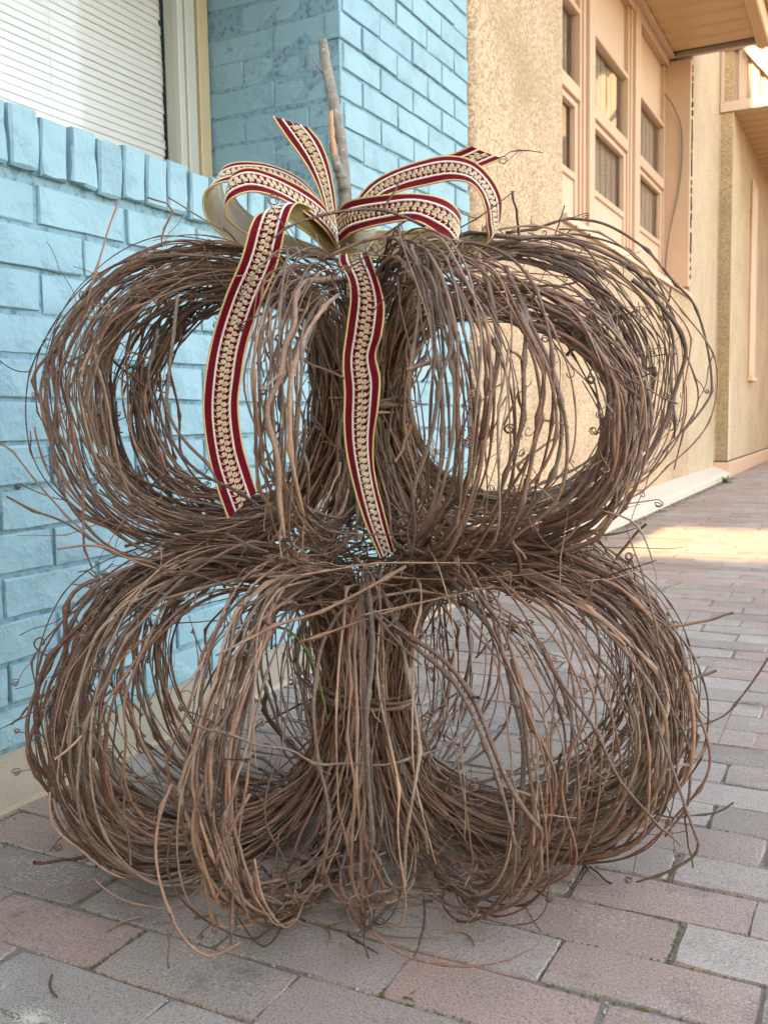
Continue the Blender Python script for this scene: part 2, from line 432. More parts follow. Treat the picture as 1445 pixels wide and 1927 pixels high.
# ------------------------------------------------------------------ blue painted brick building
def brick_mesh(name, L, Hh, D, seed, nx=4, nz=2, rough=0.0011, edge=0.0024):
    """front to +x, length along y, centre of the front face at the origin"""
    r = np.random.default_rng(seed)
    def ring(off, x, jit):
        a, b = L / 2 - off, Hh / 2 - off
        us = np.linspace(-a, a, nx + 1); ws = np.linspace(-b, b, nz + 1)
        p = [(u, -b) for u in us] + [(a, w) for w in ws[1:]] + [(u, b) for u in us[::-1][1:]] + [(-a, w) for w in ws[::-1][1:-1]]
        p = np.array(p) + r.normal(0, jit, (2 * (nx + nz), 2))
        return np.column_stack([np.full(len(p), x) + r.normal(0, jit * 0.4, len(p)), p])
    n = 2 * (nx + nz)
    V = [ring(0, -D, 0), ring(0.0004, -edge * 1.1, rough), ring(edge, 0, rough * 0.8)]
    F = [(k * n + i, k * n + (i + 1) % n, (k + 1) * n + (i + 1) % n, (k + 1) * n + i) for k in range(2) for i in range(n)]
    grid = {}; pts = []; t0 = 2 * n
    for jz, w in enumerate(np.linspace(-Hh / 2, Hh / 2, nz + 1)[1:-1]):
        for iu, u in enumerate(np.linspace(-L / 2, L / 2, nx + 1)[1:-1]):
            grid[(iu + 1, jz + 1)] = 3 * n + len(pts); pts.append((r.normal(0.0003, rough), u, w))
    for i in range(nx + 1): grid[(i, 0)] = t0 + i
    for j in range(1, nz + 1): grid[(nx, j)] = t0 + nx + j
    for q, i in enumerate(range(nx - 1, -1, -1)): grid[(i, nz)] = t0 + nx + nz + 1 + q
    for q, j in enumerate(range(nz - 1, 0, -1)): grid[(0, j)] = t0 + 2 * nx + nz + 1 + q
    F += [(grid[(i, j)], grid[(i + 1, j)], grid[(i + 1, j + 1)], grid[(i, j + 1)]) for j in range(nz) for i in range(nx)]
    return np.vstack(V + [np.array(pts)]), np.array(F)

blue = tag(empty('brick_building'), 'light blue painted brick building with a blind-covered window, beside the vine pumpkins', 'building')
WY0, WY1, WZ0, WZ1 = 0.15, 2.546, 1.10, 2.12       # window opening
core = MB()
core.box(-0.60, -0.0065, -3.0, 3.548, -0.05, WZ0)
core.box(-0.60, -0.0065, WY1 + 0.0065, 3.548, WZ0, 3.47)
core.box(-0.60, -0.0065, -3.0, WY0, WZ0, 3.47)
core.box(-0.60, -0.0065, WY0, WY1 + 0.0065, WZ1, 3.47)
core.box(-6.0, -0.61, -3.0, -2.8, -0.05, 3.47)
core.box(-6.0, 0.0, -3.0, 3.548, 3.475, 3.53)
core.build('wall', M['blue_mortar'], blue)
BL, BH, BP, BC = 0.2325, 0.0725, 0.2425, 0.082
full = [brick_mesh('brick', BL, BH, 0.05, 300 + i) for i in range(10)]
full_m = [qmesh('brick', V, Q, M['blue_paint'], True, 0.35) for V, Q in full]
cut_cache = {}
rest = []
def lay(y0, y1, zc, far=False):
    L = y1 - y0
    if L < 0.03: return
    dx = rng.normal(0, 0.0016)
    ang = (rng.normal(0, 0.004), 0, rng.normal(0, 0.006))
    vis, z = seen((0, (y0 + y1) / 2, zc), 0.12)
    if abs(L - BL) < 0.004: i = int(rng.integers(10)); V, Q = full[i]; m = full_m[i]
    else:
        V, Q = brick_mesh('brick', L, BH, 0.05, int(rng.integers(1e6)), max(2, round(L / 0.06))); m = None
    p = (dx, (y0 + y1) / 2, zc + rng.normal(0, 0.0012))
    if vis:
        if m is None: m = qmesh('brick', V, Q, M['blue_paint'], True, 0.35)
        obj('brick', m, blue, p, ang)
    else: rest.append((V + np.array(p), Q))
for k in range(42):
    zc = 0.018 + BC * k + BH / 2 + 0.0045
    odd = k % 2
    ph = (1.355 if not odd else 1.470) + 0.005          # head joint centre
    lims = [(-3.0, 3.548)] if k < 13 else ([(-3.0, WY0), (WY1, 3.548)] if zc < WZ1 else [(-3.0, 3.548)])
    for a, b in lims:
        if k >= 13 and a == WY1 and zc < WZ1: ph2 = (2.806 if not odd else 2.684)
        else: ph2 = ph
        i = math.floor((a - ph2) / BP) - 1
        while True:
            s = ph2 + i * BP + 0.005; e = s + BL; i += 1
            if s >= b: break
            s2, e2 = max(s, a), min(e, b)
            if e2 - s2 > 0.02: lay(s2, e2, zc)
# rowlock sill: bricks on edge, leaning out a little
rl = [brick_mesh('sill_brick', 0.0655, 0.108, 0.20, 400 + i, 2, 3, 0.0018, 0.0042) for i in range(6)]
rl_m = [qmesh('sill_brick', V, Q, M['blue_paint'], True, 0.35) for V, Q in rl]
y = -0.02
edges_y = [1.29, 1.364, 1.440, 1.517, 1.590, 1.662, 1.730, 1.806, 1.886]
ys = [1.29 - 0.0755 * i for i in range(1, 17)][::-1] + edges_y + [1.886 + 0.0765 * i for i in range(1, 9)]
for a, b in zip(ys[:-1], ys[1:]):
    c = (a + b) / 2
    o = obj('sill_brick', rl_m[int(rng.integers(6))], blue, (0.013 + rng.normal(0, 0.002), c, 1.152 + rng.normal(0, 0.003)),
            (rng.normal(0, 0.012), rng.normal(0.03, 0.012), rng.normal(0, 0.01)))
MB().box(-0.47, -0.0045, WY0 + 0.004, WY1 - 0.004, 1.098, 1.196).build('sill_bed', M['blue_mortar'], blue)
# bricks on the reveal beside the window, thickly painted, joints almost closed
rv = [brick_mesh('reveal_brick', 0.2285, 0.0765, 0.03, 500 + i, 4, 2, 0.0012, 0.0035) for i in range(6)]
rv += [brick_mesh('reveal_brick', 0.108, 0.0765, 0.03, 510 + i, 3, 2, 0.0012, 0.0035) for i in range(3)]
rv_m = [qmesh('reveal_brick', V, Q, M['blue_paint'], True, 0.35) for V, Q in rv]
for k in range(13, 34):
    zc = 0.018 + BC * k + BH / 2 + 0.0045
    xs = [(-0.1175, 0), (-0.350, 0), (-0.5, 1)] if k % 2 else [(-0.057, 1), (-0.229, 0), (-0.462, 0)]
    for x, half in xs:
        i = int(rng.integers(6)) if not half else 6 + int(rng.integers(3))
        obj('reveal_brick', rv_m[i], blue, (x - 0.002, WY1 + 0.0055 + rng.normal(0, 0.0012), zc + rng.normal(0, 0.0035)),
            (rng.normal(0, 0.01), rng.normal(0, 0.016), -PI / 2 + rng.normal(0, 0.005)))
if rest:
    V, Q = join_arrays(rest)
    tag(obj('brickwork', qmesh('brickwork', V, Q, M['blue_paint'], True, 0.35), blue), kind='stuff')
# window: tan jamb, white sash, glass
win = MB()
win.box(-0.56, -0.470, WY1 - 0.052, WY1 - 0.0015, 1.196, WZ1)
win.box(-0.56, -0.470, WY0 + 0.002, WY0 + 0.05, 1.196, WZ1)
win.box(-0.56, -0.470, WY0 + 0.05, WY1 - 0.052, WZ1 - 0.06, WZ1 - 0.002)
win.box(-0.56, -0.470, WY0 + 0.05, WY1 - 0.052, 1.196, 1.215)
wf = win.build('window', M['jamb_tan'], blue, 0.003)
sash = MB()
sash.box(-0.55, -0.480, WY1 - 0.100, WY1 - 0.055, 1.216, WZ1 - 0.062)
sash.box(-0.545, -0.488, WY1 - 0.128, WY1 - 0.101, 1.216, WZ1 - 0.062)
sash.box(-0.55, -0.480, WY0 + 0.052, WY0 + 0.10, 1.216, WZ1 - 0.062)
sash.box(-0.545, -0.488, WY0 + 0.10, WY1 - 0.128, 1.216, 1.235)
sash.build('sash', M['vinyl_white'], wf, 0.003)
MB().box(-0.514, -0.510, WY0 + 0.10, WY1 - 0.128, 1.235, WZ1 - 0.062).build('glass', M['window_glass'], wf)
MB().box(-3.0, -2.95, WY0 - 1, WY1 + 1, 0.0, 3.0).box(-3.0, -0.62, WY0 - 1, WY0 - 0.95, 0, 3).box(-3.0, -0.62, WY1 + 0.95, WY1 + 1, 0, 3).box(-3, -0.62, WY0 - 1, WY1 + 1, -0.02, 0).build('room', M['room_pale'], blue)
# the blind behind the glass
bl = tag(empty('window_blind', (-0.555, 1.35, 1.2)), 'white slatted blind, lowered and closed, behind the glass of the blue building', 'blind')
prof = []
for u in np.linspace(-0.5, 0.5, 5): prof.append((u * 0.0255, 0.0024 * (1 - 4 * u * u)))
top = [(a, b + 0.0007) for a, b in prof]; loop = prof + top[::-1]
ta = math.radians(84)
loop = [(a * math.cos(ta) - b * math.sin(ta), -(a * math.sin(ta) + b * math.cos(ta))) for a, b in loop]
sm = MB().prism(loop, 'y', -1.15, 1.068)
so = sm.build('slat', M['blind_white'], bl); slat_m = so.data; bpy.data.objects.remove(so)
for p in slat_m.polygons: p.use_smooth = False
for i in range(41):
    obj('slat', slat_m, bl, (rng.normal(0, 0.0004), rng.normal(0, 0.002), 0.03 + 0.0212 * i), (0, rng.normal(0, 0.02), 0))
MB().box(-0.012, 0.012, -1.15, 1.066, 0.006, 0.018).build('bottom_rail', M['blind_white'], bl)
for yy in (-0.62, 0.14, 0.60):
    V, Q = tube_arrays([(0.0125, yy, 0.01), (0.0128, yy, 0.7), (0.0125, yy, 1.4)], [0.0011] * 3, 5)
    obj('cord', qmesh('cord', V, Q, M['blind_white']), bl)

# ------------------------------------------------------------------ tan building next door
tan = tag(empty('tan_building', (0, 3.55, 0)), 'tan office building with pebble-dash piers and tall framed windows beyond the blue wall', 'building')
O = Vector((0, 3.55, 0))
def tb(b, name, mat, parent=None, bevel=0.0):
    o = b.build(name, M[mat], parent or tan, bevel)
    if parent is None: o.location = -O
    return o
XW = -0.20
def rounded(y0, y1, x0, x1, z0, z1, r=0.03):
    pr = [(x0, y0)] + [(x1 - r + r * math.sin(a), y0 + r - r * math.cos(a)) for a in np.linspace(0, PI / 2, 6)] + \
         [(x1 - r * 0.3, y1), (x0, y1)]
    return pr
b = MB(); b.prism(rounded(3.552, 4.775, -0.5, 0.018, 0, 7, 0.045), 'z', 0.0, 6.3)
pier = tb(b, 'pier', 'pebble_dash')
b = MB(); b.box(-0.5, 0.004, 8.50, 9.98, 0.0, 6.3); pier2 = tb(b, 'pier', 'pebble_dash_pale', bevel=0.006)
b = MB(); b.box(-0.5, 0.006, 4.782, 8.495, 0.0, 1.60); tb(b, 'spandrel', 'pebble_dash', bevel=0.004)
b = MB(); b.prism([(-0.5, 1.602), (0.03, 1.602), (0.03, 1.64), (-0.18, 1.69), (-0.5, 1.70)], 'y', 4.78, 8.49); tb(b, 'ledge', 'tan_panel')
b = MB(); b.box(-0.5, -0.235, 4.78, 8.49, 3.565, 3.855); tb(b, 'upper_wall', 'tan_panel')
b = MB(); b.box(-0.45, 0.0, 8.425, 8.497, 1.70, 3.54); tb(b, 'reveal_panel', 'tan_paint', bevel=0.003)
# crumbling dark sealant between the panel and the pier
b = MB()
for i in range(26):
    z = 1.7 + i * 0.07
    if 1.75 < z < 3.5: b.box(0.0015, 0.006 + rng.random() * 0.006, 8.478 + rng.random() * 0.006, 8.502, z, z + 0.03 + rng.random() * 0.05)
tag(tb(b, 'sealant', 'dark_gap'), kind='stuff')
def window_unit(y0, y1, panel_top=3.56):
    """framed bay: fixed pane above, sash pane below, flat panels over and under"""
    f = MB(); s = 0.035; x0, x1 = XW - 0.06, XW
    zt, zm, zb = 3.02, 2.545, 2.075
    f.box(x0, x1, y0, y0 + s, 1.70, panel_top); f.box(x0, x1, y1 - s, y1, 1.70, panel_top)
    f.box(x0, x1 - 0.003, y0 + s, y1 - s, zt - 0.012, zt + 0.02)
    f.box(x0, x1 + 0.006, y0 + s, y1 - s, zm - 0.045, zm + 0.035)
    f.box(x0, x1 + 0.012, y0 + s, y1 - s, panel_top - 0.05, panel_top)
    o = MB.build(f, 'window', M['tan_paint'], tan, 0.004); o.location = -O
    g = MB(); x0, x1 = XW - 0.05, XW - 0.014; w = 0.038
    a, c = y0 + s + 0.002, y1 - s - 0.002
    g.box(x0, x1, a, a + w, 1.71, zm - 0.047); g.box(x0, x1, c - w - 0.02, c, 1.71, zm - 0.047)
    g.box(x0, x1, a + w, c - w - 0.02, zm - 0.085, zm - 0.047); g.box(x0, x1 + 0.004, a + w, c - w - 0.02, zb - 0.04, zb)
    MB.build(g, 'sash', M['tan_paint'], o, 0.003)
    MB().box(XW - 0.046, XW - 0.032, y0 + s, y1 - s, zt + 0.02, panel_top - 0.05).build('panel', M['tan_panel'], o)
    MB().box(XW - 0.044, XW - 0.026, a + w, c - w - 0.02, 1.71, zb - 0.04).build('panel', M['tan_panel'], o)
    MB().box(XW - 0.040, XW - 0.036, y0 + s, y1 - s, zm + 0.035, zt - 0.012).build('pane', M['window_glass'], o)
    MB().box(XW - 0.045, XW - 0.041, a + w, c - w - 0.02, zb, zm - 0.085).build('pane', M['window_glass'], o)
    cu = MB()
    n = int((y1 - y0 - 0.1) / 0.05)
    for i in range(n):
        cu.box(XW - 0.088 - 0.003 * (i % 3), XW - 0.074 - 0.003 * (i % 3), y0 + 0.05 + i * 0.05, y0 + 0.05 + i * 0.05 + 0.0502, 1.9, 3.04)
    cu.build('curtain', M['curtain_brown'], o)
    return o
window_unit(4.80, 5.87); window_unit(6.10, 7.115); window_unit(7.38, 8.42)
for y0, y1 in ((5.873, 6.097), (7.118, 7.377)):
    b = MB(); b.box(-0.28, -0.165, y0 + 0.05, y1 - 0.05, 1.70, 3.56).box(-0.28, -0.188, y0, y0 + 0.048, 1.70, 3.56).box(-0.28, -0.188, y1 - 0.048, y1, 1.70, 3.56)
    tb(b, 'mullion', 'tan_paint', bevel=0.004)
b = MB(); b.box(-1.6, -1.55, 3.6, 8.6, 0.0, 4.0).box(-1.549, -0.51, 8.55, 8.6, 0.0, 4.0).box(-1.549, -0.51, 3.6, 3.65, 0.0, 4.0).box(-1.549, -0.51, 3.651, 8.549, 3.9, 4.0).box(-1.549, -0.51, 3.651, 8.549, 0.0, 0.1); tb(b, 'room_wall', 'room_dark')
b = MB(); b.box(-0.5, 0.002, 4.78, 8.49, 3.86, 6.3); tb(b, 'shade_parapet', 'tan_panel')  # unseen upper wall, added to shade part of the canopy's end panel
# bottom paint line of the far pier
b = MB(); b.box(-0.5, 0.135, 10.0, 17.5, 0.165, 6.5)
pier3 = tb(b, 'pier', 'pebble_dash_pale', bevel=0.008)
pier3['label'] = 'far pale pebble-dash pier standing forward'
b = MB(); b.box(0.02, 0.1335, 9.9975, 9.9995, 0.17, 6.4); tb(b, 'pier_side_shade', 'pebble_dash_shaded')  # thin sheet, the shade of this side put into its colour
b = MB(); b.box(-0.5, 0.15, 9.985, 17.5, 0.0, 0.155); tb(b, 'plinth', 'tan_paint', bevel=0.006)
b = MB(); b.box(-0.4, 0.128, 10.005, 17.5, 0.1555, 0.1645); tb(b, 'joint', 'dark_gap')
b = MB(); b.box(0.1352, 0.1372, 10.0, 10.07, 0.17, 0.95); tb(b, 'paint_patch', 'white_paint')
b = MB(); b.box(0.136, 0.165, 11.5, 11.95, 1.05, 3.2); o = tb(b, 'downpipe_cover', 'tan_paint', bevel=0.01)
b = MB().box(0.136, 0.190, 11.45, 12.0, 1.0, 1.05); tb(b, 'bracket', 'tan_paint', bevel=0.005)

# eave over the windows: folded metal boards, wall trim and a front beam
eave = tag(empty('eave', (0, 6, 3.6)), 'tan metal eave above the tall windows, its soffit boards running out from the wall', 'eave')
E0 = Vector((0, 6, 3.6))
def eb(b, name, mat, parent=None, bevel=0.0):
    o = b.build(name, M[mat], parent or eave, bevel); o.location = -E0; return o
n = 26; w = 5.9 / n
for i in range(n):
    y0 = 2.45 + i * w
    b = MB()
    pr = [(y0 + 0.002, 3.62), (y0 + 0.002, 3.588), (y0 + 0.03, 3.575), (y0 + w * 0.55, 3.575), (y0 + w * 0.6, 3.584), (y0 + w - 0.01, 3.584), (y0 + w - 0.002, 3.592), (y0 + w - 0.002, 3.62)]
    b.prism(pr, 'x', -0.17, 0.50)
    o = eb(b, 'soffit_board', 'soffit_metal')
b = MB().box(-0.19, -0.172, 2.45, 8.42, 3.50, 3.60).box(-0.172, -0.12, 2.45, 8.42, 3.555, 3.572); eb(b, 'wall_trim', 'tan_paint', bevel=0.004)
b = MB().box(0.503, 0.60, 2.45, 8.50, 3.54, 3.78).box(0.60, 0.66, 2.45, 8.50, 3.70, 3.90); eb(b, 'beam', 'soffit_metal', bevel=0.01)
b = MB().box(-0.17, 0.503, 8.365, 8.41, 3.60, 3.80); eb(b, 'gap', 'dark_gap')
b = MB().box(-0.12, 0.503, 8.412, 8.46, 3.56, 3.80); eb(b, 'end_strip', 'canopy_metal', bevel=0.004)
b = MB().box(-0.19, 0.60, 2.45, 8.50, 3.802, 3.84); eb(b, 'roof', 'canopy_metal')

canopy = tag(empty('canopy', (0, 10, 3.6)), 'boxed metal canopy farther along the alley, ribbed end panel partly in sunshine', 'canopy')
C0 = Vector((0, 10, 3.6))
def cb(b, name, mat, parent=None, bevel=0.0):
    o = b.build(name, M[mat], parent or canopy, bevel); o.location = -C0; return o
n = 16; w = 3.6 / n
for i in range(n):
    y0 = 9.99 + 0.03 + i * w; b = MB()
    b.prism([(y0 + 0.002, 3.6), (y0 + 0.002, 3.55), (y0 + 0.04, 3.53), (y0 + w * 0.6, 3.53), (y0 + w * 0.7, 3.55), (y0 + w - 0.002, 3.55), (y0 + w - 0.002, 3.6)], 'x', 0.02, 1.5)
    cb(b, 'soffit_board', 'soffit_metal')
n = 12; w = 1.36 / n
for i in range(n):
    x0 = 0.05 + i * w; b = MB()
    b.prism([(x0 + 0.003, 10.03), (x0 + 0.012, 10.0), (x0 + w - 0.03, 10.0), (x0 + w - 0.018, 10.03)], 'z', 3.62, 4.08)
    cb(b, 'end_panel', 'canopy_metal')
b = MB().box(0.012, 1.5, 9.98, 10.015, 3.52, 3.615).box(0.012, 0.045, 9.985, 10.02, 3.617, 4.15).box(0.012, 1.5, 9.98, 10.03, 4.085, 4.18); cb(b, 'end_frame', 'canopy_metal', bevel=0.005)
b = MB().bar((0.24, 9.94, 4.10), (0.62, 9.94, 3.62), 0.03, 0.085); cb(b, 'brace', 'canopy_metal')
b = MB().box(0.02, 1.5, 10.035, 13.65, 3.605, 4.12).box(1.41, 1.5, 9.98, 13.65, 3.5, 4.2); cb(b, 'roof', 'canopy_metal')
b = MB().box(0.02, 1.5, 13.655, 13.70, 3.56, 3.75); cb(b, 'gap', 'dark_gap')
b = MB().box(0.012, 0.05, 10.02, 13.65, 3.45, 3.53); cb(b, 'wall_trim', 'soffit_metal', bevel=0.005)

# loose cable on the reveal panel
pts = crom([(-0.19, 8.33, 3.26), (-0.13, 8.36, 3.17), (-0.07, 8.40, 3.0), (-0.06, 8.405, 2.75), (-0.09, 8.40, 2.45), (-0.15, 8.38, 2.15), (-0.175, 8.37, 1.9), (-0.18, 8.37, 1.70)], 10)
V, Q = tube_arrays(pts, [0.006] * len(pts), 6)
tag(obj('cable', qmesh('cable', V, Q, M['cable_grey'])), 'thin loose cable hanging in a curve beside the last tall window', 'cable')

# added unseen: slotted wall casting the shade and sun strip, slabs for window reflections
BY = -9.0
back = tag(empty('slotted_shade_wall', (0, BY, 0)), 'added unseen wall behind the camera, slotted to shade the pavement and pass a strip of sun', 'building')
b = MB()
T = math.tan(SUN_EL)
za, zb_ = (4.345 - BY) * T, (5.54 - BY) * T
b.box(-12, 14, BY - 0.3, BY, 0, za)
b.box(-12, 14, BY - 0.3, BY, zb_ + 0.14, (15.0 - BY) * T)
o = b.build('wall', M['plaster_far'], back); o.location = (0, -BY, 0)
for x in (-11.9, -8.0, -5.0, -2.4, 4.5, 7.2, 9.8, 13.7):
    o = MB().box(x, x + 0.2, BY - 0.25, BY - 0.05, za, zb_ + 0.14).build('post', M['tan_paint'], back); o.location = (0, -BY, 0)
op = tag(empty('reflected_walls', (9, 16, 0)), 'wall slabs added for the building across the alley, gapped to shape reflections, seen only in the window glass', 'building')
b = MB(); b.box(3.3, 3.55, 11.5, 18.9, 0, 8.6).box(3.3, 3.55, 21.5, 45, 0, 11); o = b.build('wall', M['brick_far'], op); o.location = (-9, -16, 0)  # gap placed so the middle window mirrors sky
# ------------------------------------------------------------------ the vine pumpkins
AX = np.array([0.762, 1.222, 0.0])
E1 = np.array([RIGHT[0], RIGHT[1], 0]); E1 /= np.linalg.norm(E1)      # across
E2 = np.array([-E1[1], E1[0], 0.0])                                   # away
EZ = np.array([0, 0, 1.0])
def pol(phi, rho, z, c=(0, 0)):
    phi = np.asarray(phi, float); rho = np.asarray(rho, float)
    return AX + (c[0] + rho * np.cos(phi))[..., None] * E1 + (c[1] + rho * np.sin(phi))[..., None] * E2 + np.asarray(z, float)[..., None] * EZ

def wave(n, step, amp, lo=0.25, hi=0.9):
    """smooth random wander along a strand"""
    s = np.arange(n) * step; out = np.zeros((n, 3))
    for _ in range(4):
        out += rng.normal(0, amp / 2, 3) * np.sin(2 * PI * s / rng.uniform(lo, hi) + rng.uniform(0, 2 * PI))[:, None]
    return out

def resample(P, step):
    d = np.r_[0, np.cumsum(np.linalg.norm(np.diff(P, axis=0), axis=1))]
    n = max(5, int(d[-1] / step) + 1); t = np.linspace(0, d[-1], n)
    return np.column_stack([np.interp(t, d, P[:, i]) for i in range(3)])

STEP = 0.0125
def dress(P, r, twig=0.20, tend=0.13, taper=True, floor=0.004):
    """turns a path into a vine: knotty stem with nodes, kinks, side twigs and tendrils"""
    P = resample(P, STEP); n = len(P)
    parts = []
    nodes = []; i = rng.integers(2, 7)
    while i < n - 2: nodes.append(int(i)); i += rng.integers(5, 11)
    k = np.zeros((n, 3)); kn = [0] + nodes + [n - 1]
    off = rng.normal(0, 0.0044, (len(kn), 3)); off[0] = 0
    for c in range(3): k[:, c] = np.interp(np.arange(n), kn, off[:, c])
    P = P + k
    P[:, 2] = np.maximum(P[:, 2], floor + r)
    R = r * (1 + rng.normal(0, 0.05, n))
    if taper:
        R = R * np.interp(np.arange(n), [0, n * rng.uniform(0.5, 0.9), n - 1], [1.0, 0.90, rng.uniform(0.35, 0.6)])
    for i in nodes: R[i] *= rng.uniform(1.3, 1.95)
    parts.append(tube_arrays(P, R, 6))
    T = np.gradient(P, axis=0); T /= np.linalg.norm(T, axis=1, keepdims=True) + 1e-9
    for i in nodes:
        u = rng.random()
        if u < twig:
            d = T[i] * rng.choice([-1, 1]) * rng.uniform(0.3, 1) + rng.normal(0, 0.6, 3); d /= np.linalg.norm(d)
            L = rng.uniform(0.012, 0.05) if rng.random() < 0.75 else rng.uniform(0.05, 0.12)
            m = max(4, int(L / 0.010)); s = np.linspace(0, L, m)[:, None]
            b = rng.normal(0, 0.6, 3)
            Q = P[i] + d * s + b * s ** 2 * 2.5 + rng.normal(0, 0.0012, (m, 3)) * (s > 0)
            Q[:, 2] = np.maximum(Q[:, 2], 0.004)
            rr = R[i] * rng.uniform(0.42, 0.62)
            Rr = np.linspace(rr, rr * 0.7, m); Rr[-1] *= 1.25
            parts.append(tube_arrays(Q, Rr, 5))
        elif u < twig + tend:
            parts.append(tendril(P[i], T[i]))
    return parts

def tendril(p, t):
    d = rng.normal(0, 1, 3) + t * 0.4; d /= np.linalg.norm(d)
    L = rng.uniform(0.012, 0.05); m = 8
    s = np.linspace(0, L, m)[:, None]; b = rng.normal(0, 1, 3)
    Q = p + d * s + b * s ** 2 * 6
    e = Q[-1] - Q[-2]; e /= np.linalg.norm(e)
    n1 = np.cross(e, rng.normal(0, 1, 3)); n1 /= np.linalg.norm(n1); n2 = np.cross(e, n1)
    turns = rng.uniform(0.6, 2.6); r0 = rng.uniform(0.003, 0.0075); mm = int(turns * 11) + 4
    th = np.linspace(0, turns * 2 * PI, mm)[:, None]; rr = r0 * np.linspace(1, 0.45, mm)[:, None]
    c = Q[-1] + n1 * r0
    S = c - n1 * rr * np.cos(th) + e * rr * np.sin(th) + n2 * th * 0.0005
    Q = np.vstack([Q, S[1:]]); Q[:, 2] = np.maximum(Q[:, 2], 0.004)
    r = rng.uniform(0.0006, 0.0011)
    return tube_arrays(Q, np.full(len(Q), r), 4, False)

def lobe_profile(R, zb, zt, rc, zm, sc):
    """closed outline of one wreath-like loop (rho, z), shrunk by sc about its middle"""
    H = zt - zb
    pts = np.array([(rc, zm), (rc * 1.15, zm + 0.16 * H), (max(rc * 1.6, 0.15 * R), zt - 0.16 * H), (0.32 * R, zt - 0.035 * H), (0.56 * R, zt),
                    (0.80 * R, zt - 0.10 * H), (0.955 * R, zt - 0.30 * H), (R, zm + 0.0 * H), (0.96 * R, zb + 0.27 * H), (0.82 * R, zb + 0.095 * H),
                    (0.58 * R, zb), (0.34 * R, zb + 0.03 * H), (max(rc * 1.7, 0.17 * R), zb + 0.16 * H), (rc * 1.2, zm - 0.16 * H)])
    c = np.array([0.54 * R, (zt + zb) / 2])
    w = np.clip((pts[:, 0] - rc) / (0.5 * R - rc), 0, 1)[:, None]
    return pts + (c - pts) * (1 - sc) * (0.25 + 0.75 * w)

def lobe(phi, spread, n, R, zb, zt, rc=0.042, zm=None, thick=(0.0009, 0.0031), inner=0.80, c=(0, 0), tilt=0.0, open_=0.12, squash=1.0):
    """n strands wound as one fan of loops; returns list of (arrays, size)"""
    out = []
    zm = (zb + zt) / 2 if zm is None else zm
    K = max(3, n // 8); cd = rng.uniform(-1, 1, K) * spread; cs = rng.random(K) ** 1.2
    for _ in range(n):
        kc = int(rng.integers(K)); free = rng.random() < 0.30
        sc = 1.0 - (1 - inner) * (rng.random() ** 1.3 if free else np.clip(cs[kc] + rng.normal(0, 0.13), 0, 1.1)) + rng.normal(0, 0.022)
        prof = lobe_profile(R * rng.normal(1, 0.026), zb, zt, rc * rng.uniform(0.55, 1.3), zm, sc)
        cur = crom(prof, 10, closed=True); m = len(cur)
        t0 = rng.integers(0, m)
        frac = 1.0 - open_ * rng.random() if rng.random() < 0.65 else rng.uniform(0.45, 1.0)
        if rng.random() < 0.2: frac = rng.uniform(1.1, 1.5)
        idx = (t0 + np.arange(int(m * frac))) % m
        rho, z = cur[idx, 0], cur[idx, 1]
        d0 = rng.normal(0, spread * 0.8) if free else cd[kc] + rng.normal(0, 0.035)
        dr = rng.normal(0, 0.12)
        u = np.linspace(-0.5, 0.5, len(idx))
        ph = phi + d0 * np.clip(rho / (0.75 * R), 0.4, 1.0) + dr * u
        z = z + tilt * (rho / R) + 0.010 * rng.normal() * np.sin(2 * PI * u + rng.uniform(0, 6))
        P = pol(ph, rho, z, c)
        P = P + wave(len(P), STEP, 0.0085)
        r = thick[0] + (thick[1] - thick[0]) * rng.random() ** 1.8
        if rng.random() < 0.05: r *= 1.3
        out.append((dress(P, r), r))
    return out

def core(n, z0, z1, r0, rw, zw, r1, c=(0, 0), thick=(0.002, 0.0045)):
    """upright strands of the stem, flaring at both ends"""
    out = []
    for _ in range(n):
        a = rng.uniform(0, 2 * PI); tw = rng.normal(0, 0.35); q = math.sqrt(rng.uniform(0.25, 1))
        z = np.linspace(z0, z1, 26)
        rho = np.where(z < zw, rw + (r0 - rw) * ((zw - z) / (zw - z0)) ** 2.1, rw + (r1 - rw) * ((z - zw) / (z1 - zw)) ** 2.1) * q
        s, e = (rng.uniform(0, 0.25), rng.uniform(0.75, 1)); i0, i1 = int(s * 26), int(e * 26)
        P = pol(a + tw * (z - zw) / (z1 - z0), rho, z, c)[i0:i1] + wave(i1 - i0, 0.018, 0.006)
        r = thick[0] + (thick[1] - thick[0]) * rng.random() ** 1.5
        out.append((dress(P, r, 0.08, 0.03), r))
    return out

def strand(pts, r, twig=0.12, tend=0.06, per=10, w=0.003):
    """one particular vine given by points (across, away, up) round the axis"""
    P = np.array([AX + a * E1 + b * E2 + z * EZ for a, b, z in pts]); P = crom(P, per)
    return (dress(P + wave(len(P), 0.02, w), r, twig, tend), r)

D = math.radians
PUMP = tag(empty('grapevine_pumpkin', tuple(AX)), 'tall brown pumpkin decoration of two stacked tiers of bent grapevines, standing on the pavers', 'garden decoration')
def tier(label, strands, keep):
    t = empty('pumpkin_tier', (0, 0, 0), PUMP); t.matrix_parent_inverse = Matrix.Translation(-Vector(AX)); t['label'] = label
    # the vines that show largest: thick and near the camera
    sc = []
    for parts, r in strands:
        V = parts[0][0]; d = (V.mean(0) - CAM) @ FWD
        sc.append(len(V) / 6 * r / d ** 2)
    order = np.argsort(sc)[::-1]
    for i in order[:keep]:
        V, Q = join_arrays(strands[i][0])
        obj('vine', qmesh('vine', V, Q, M['vine_bark']), t)
    V, Q = join_arrays([p for i in order[keep:] for p in strands[i][0]])
    tag(obj('vine_mass', qmesh('vine_mass', V, Q, M['vine_bark']), t), kind='stuff')
    return t

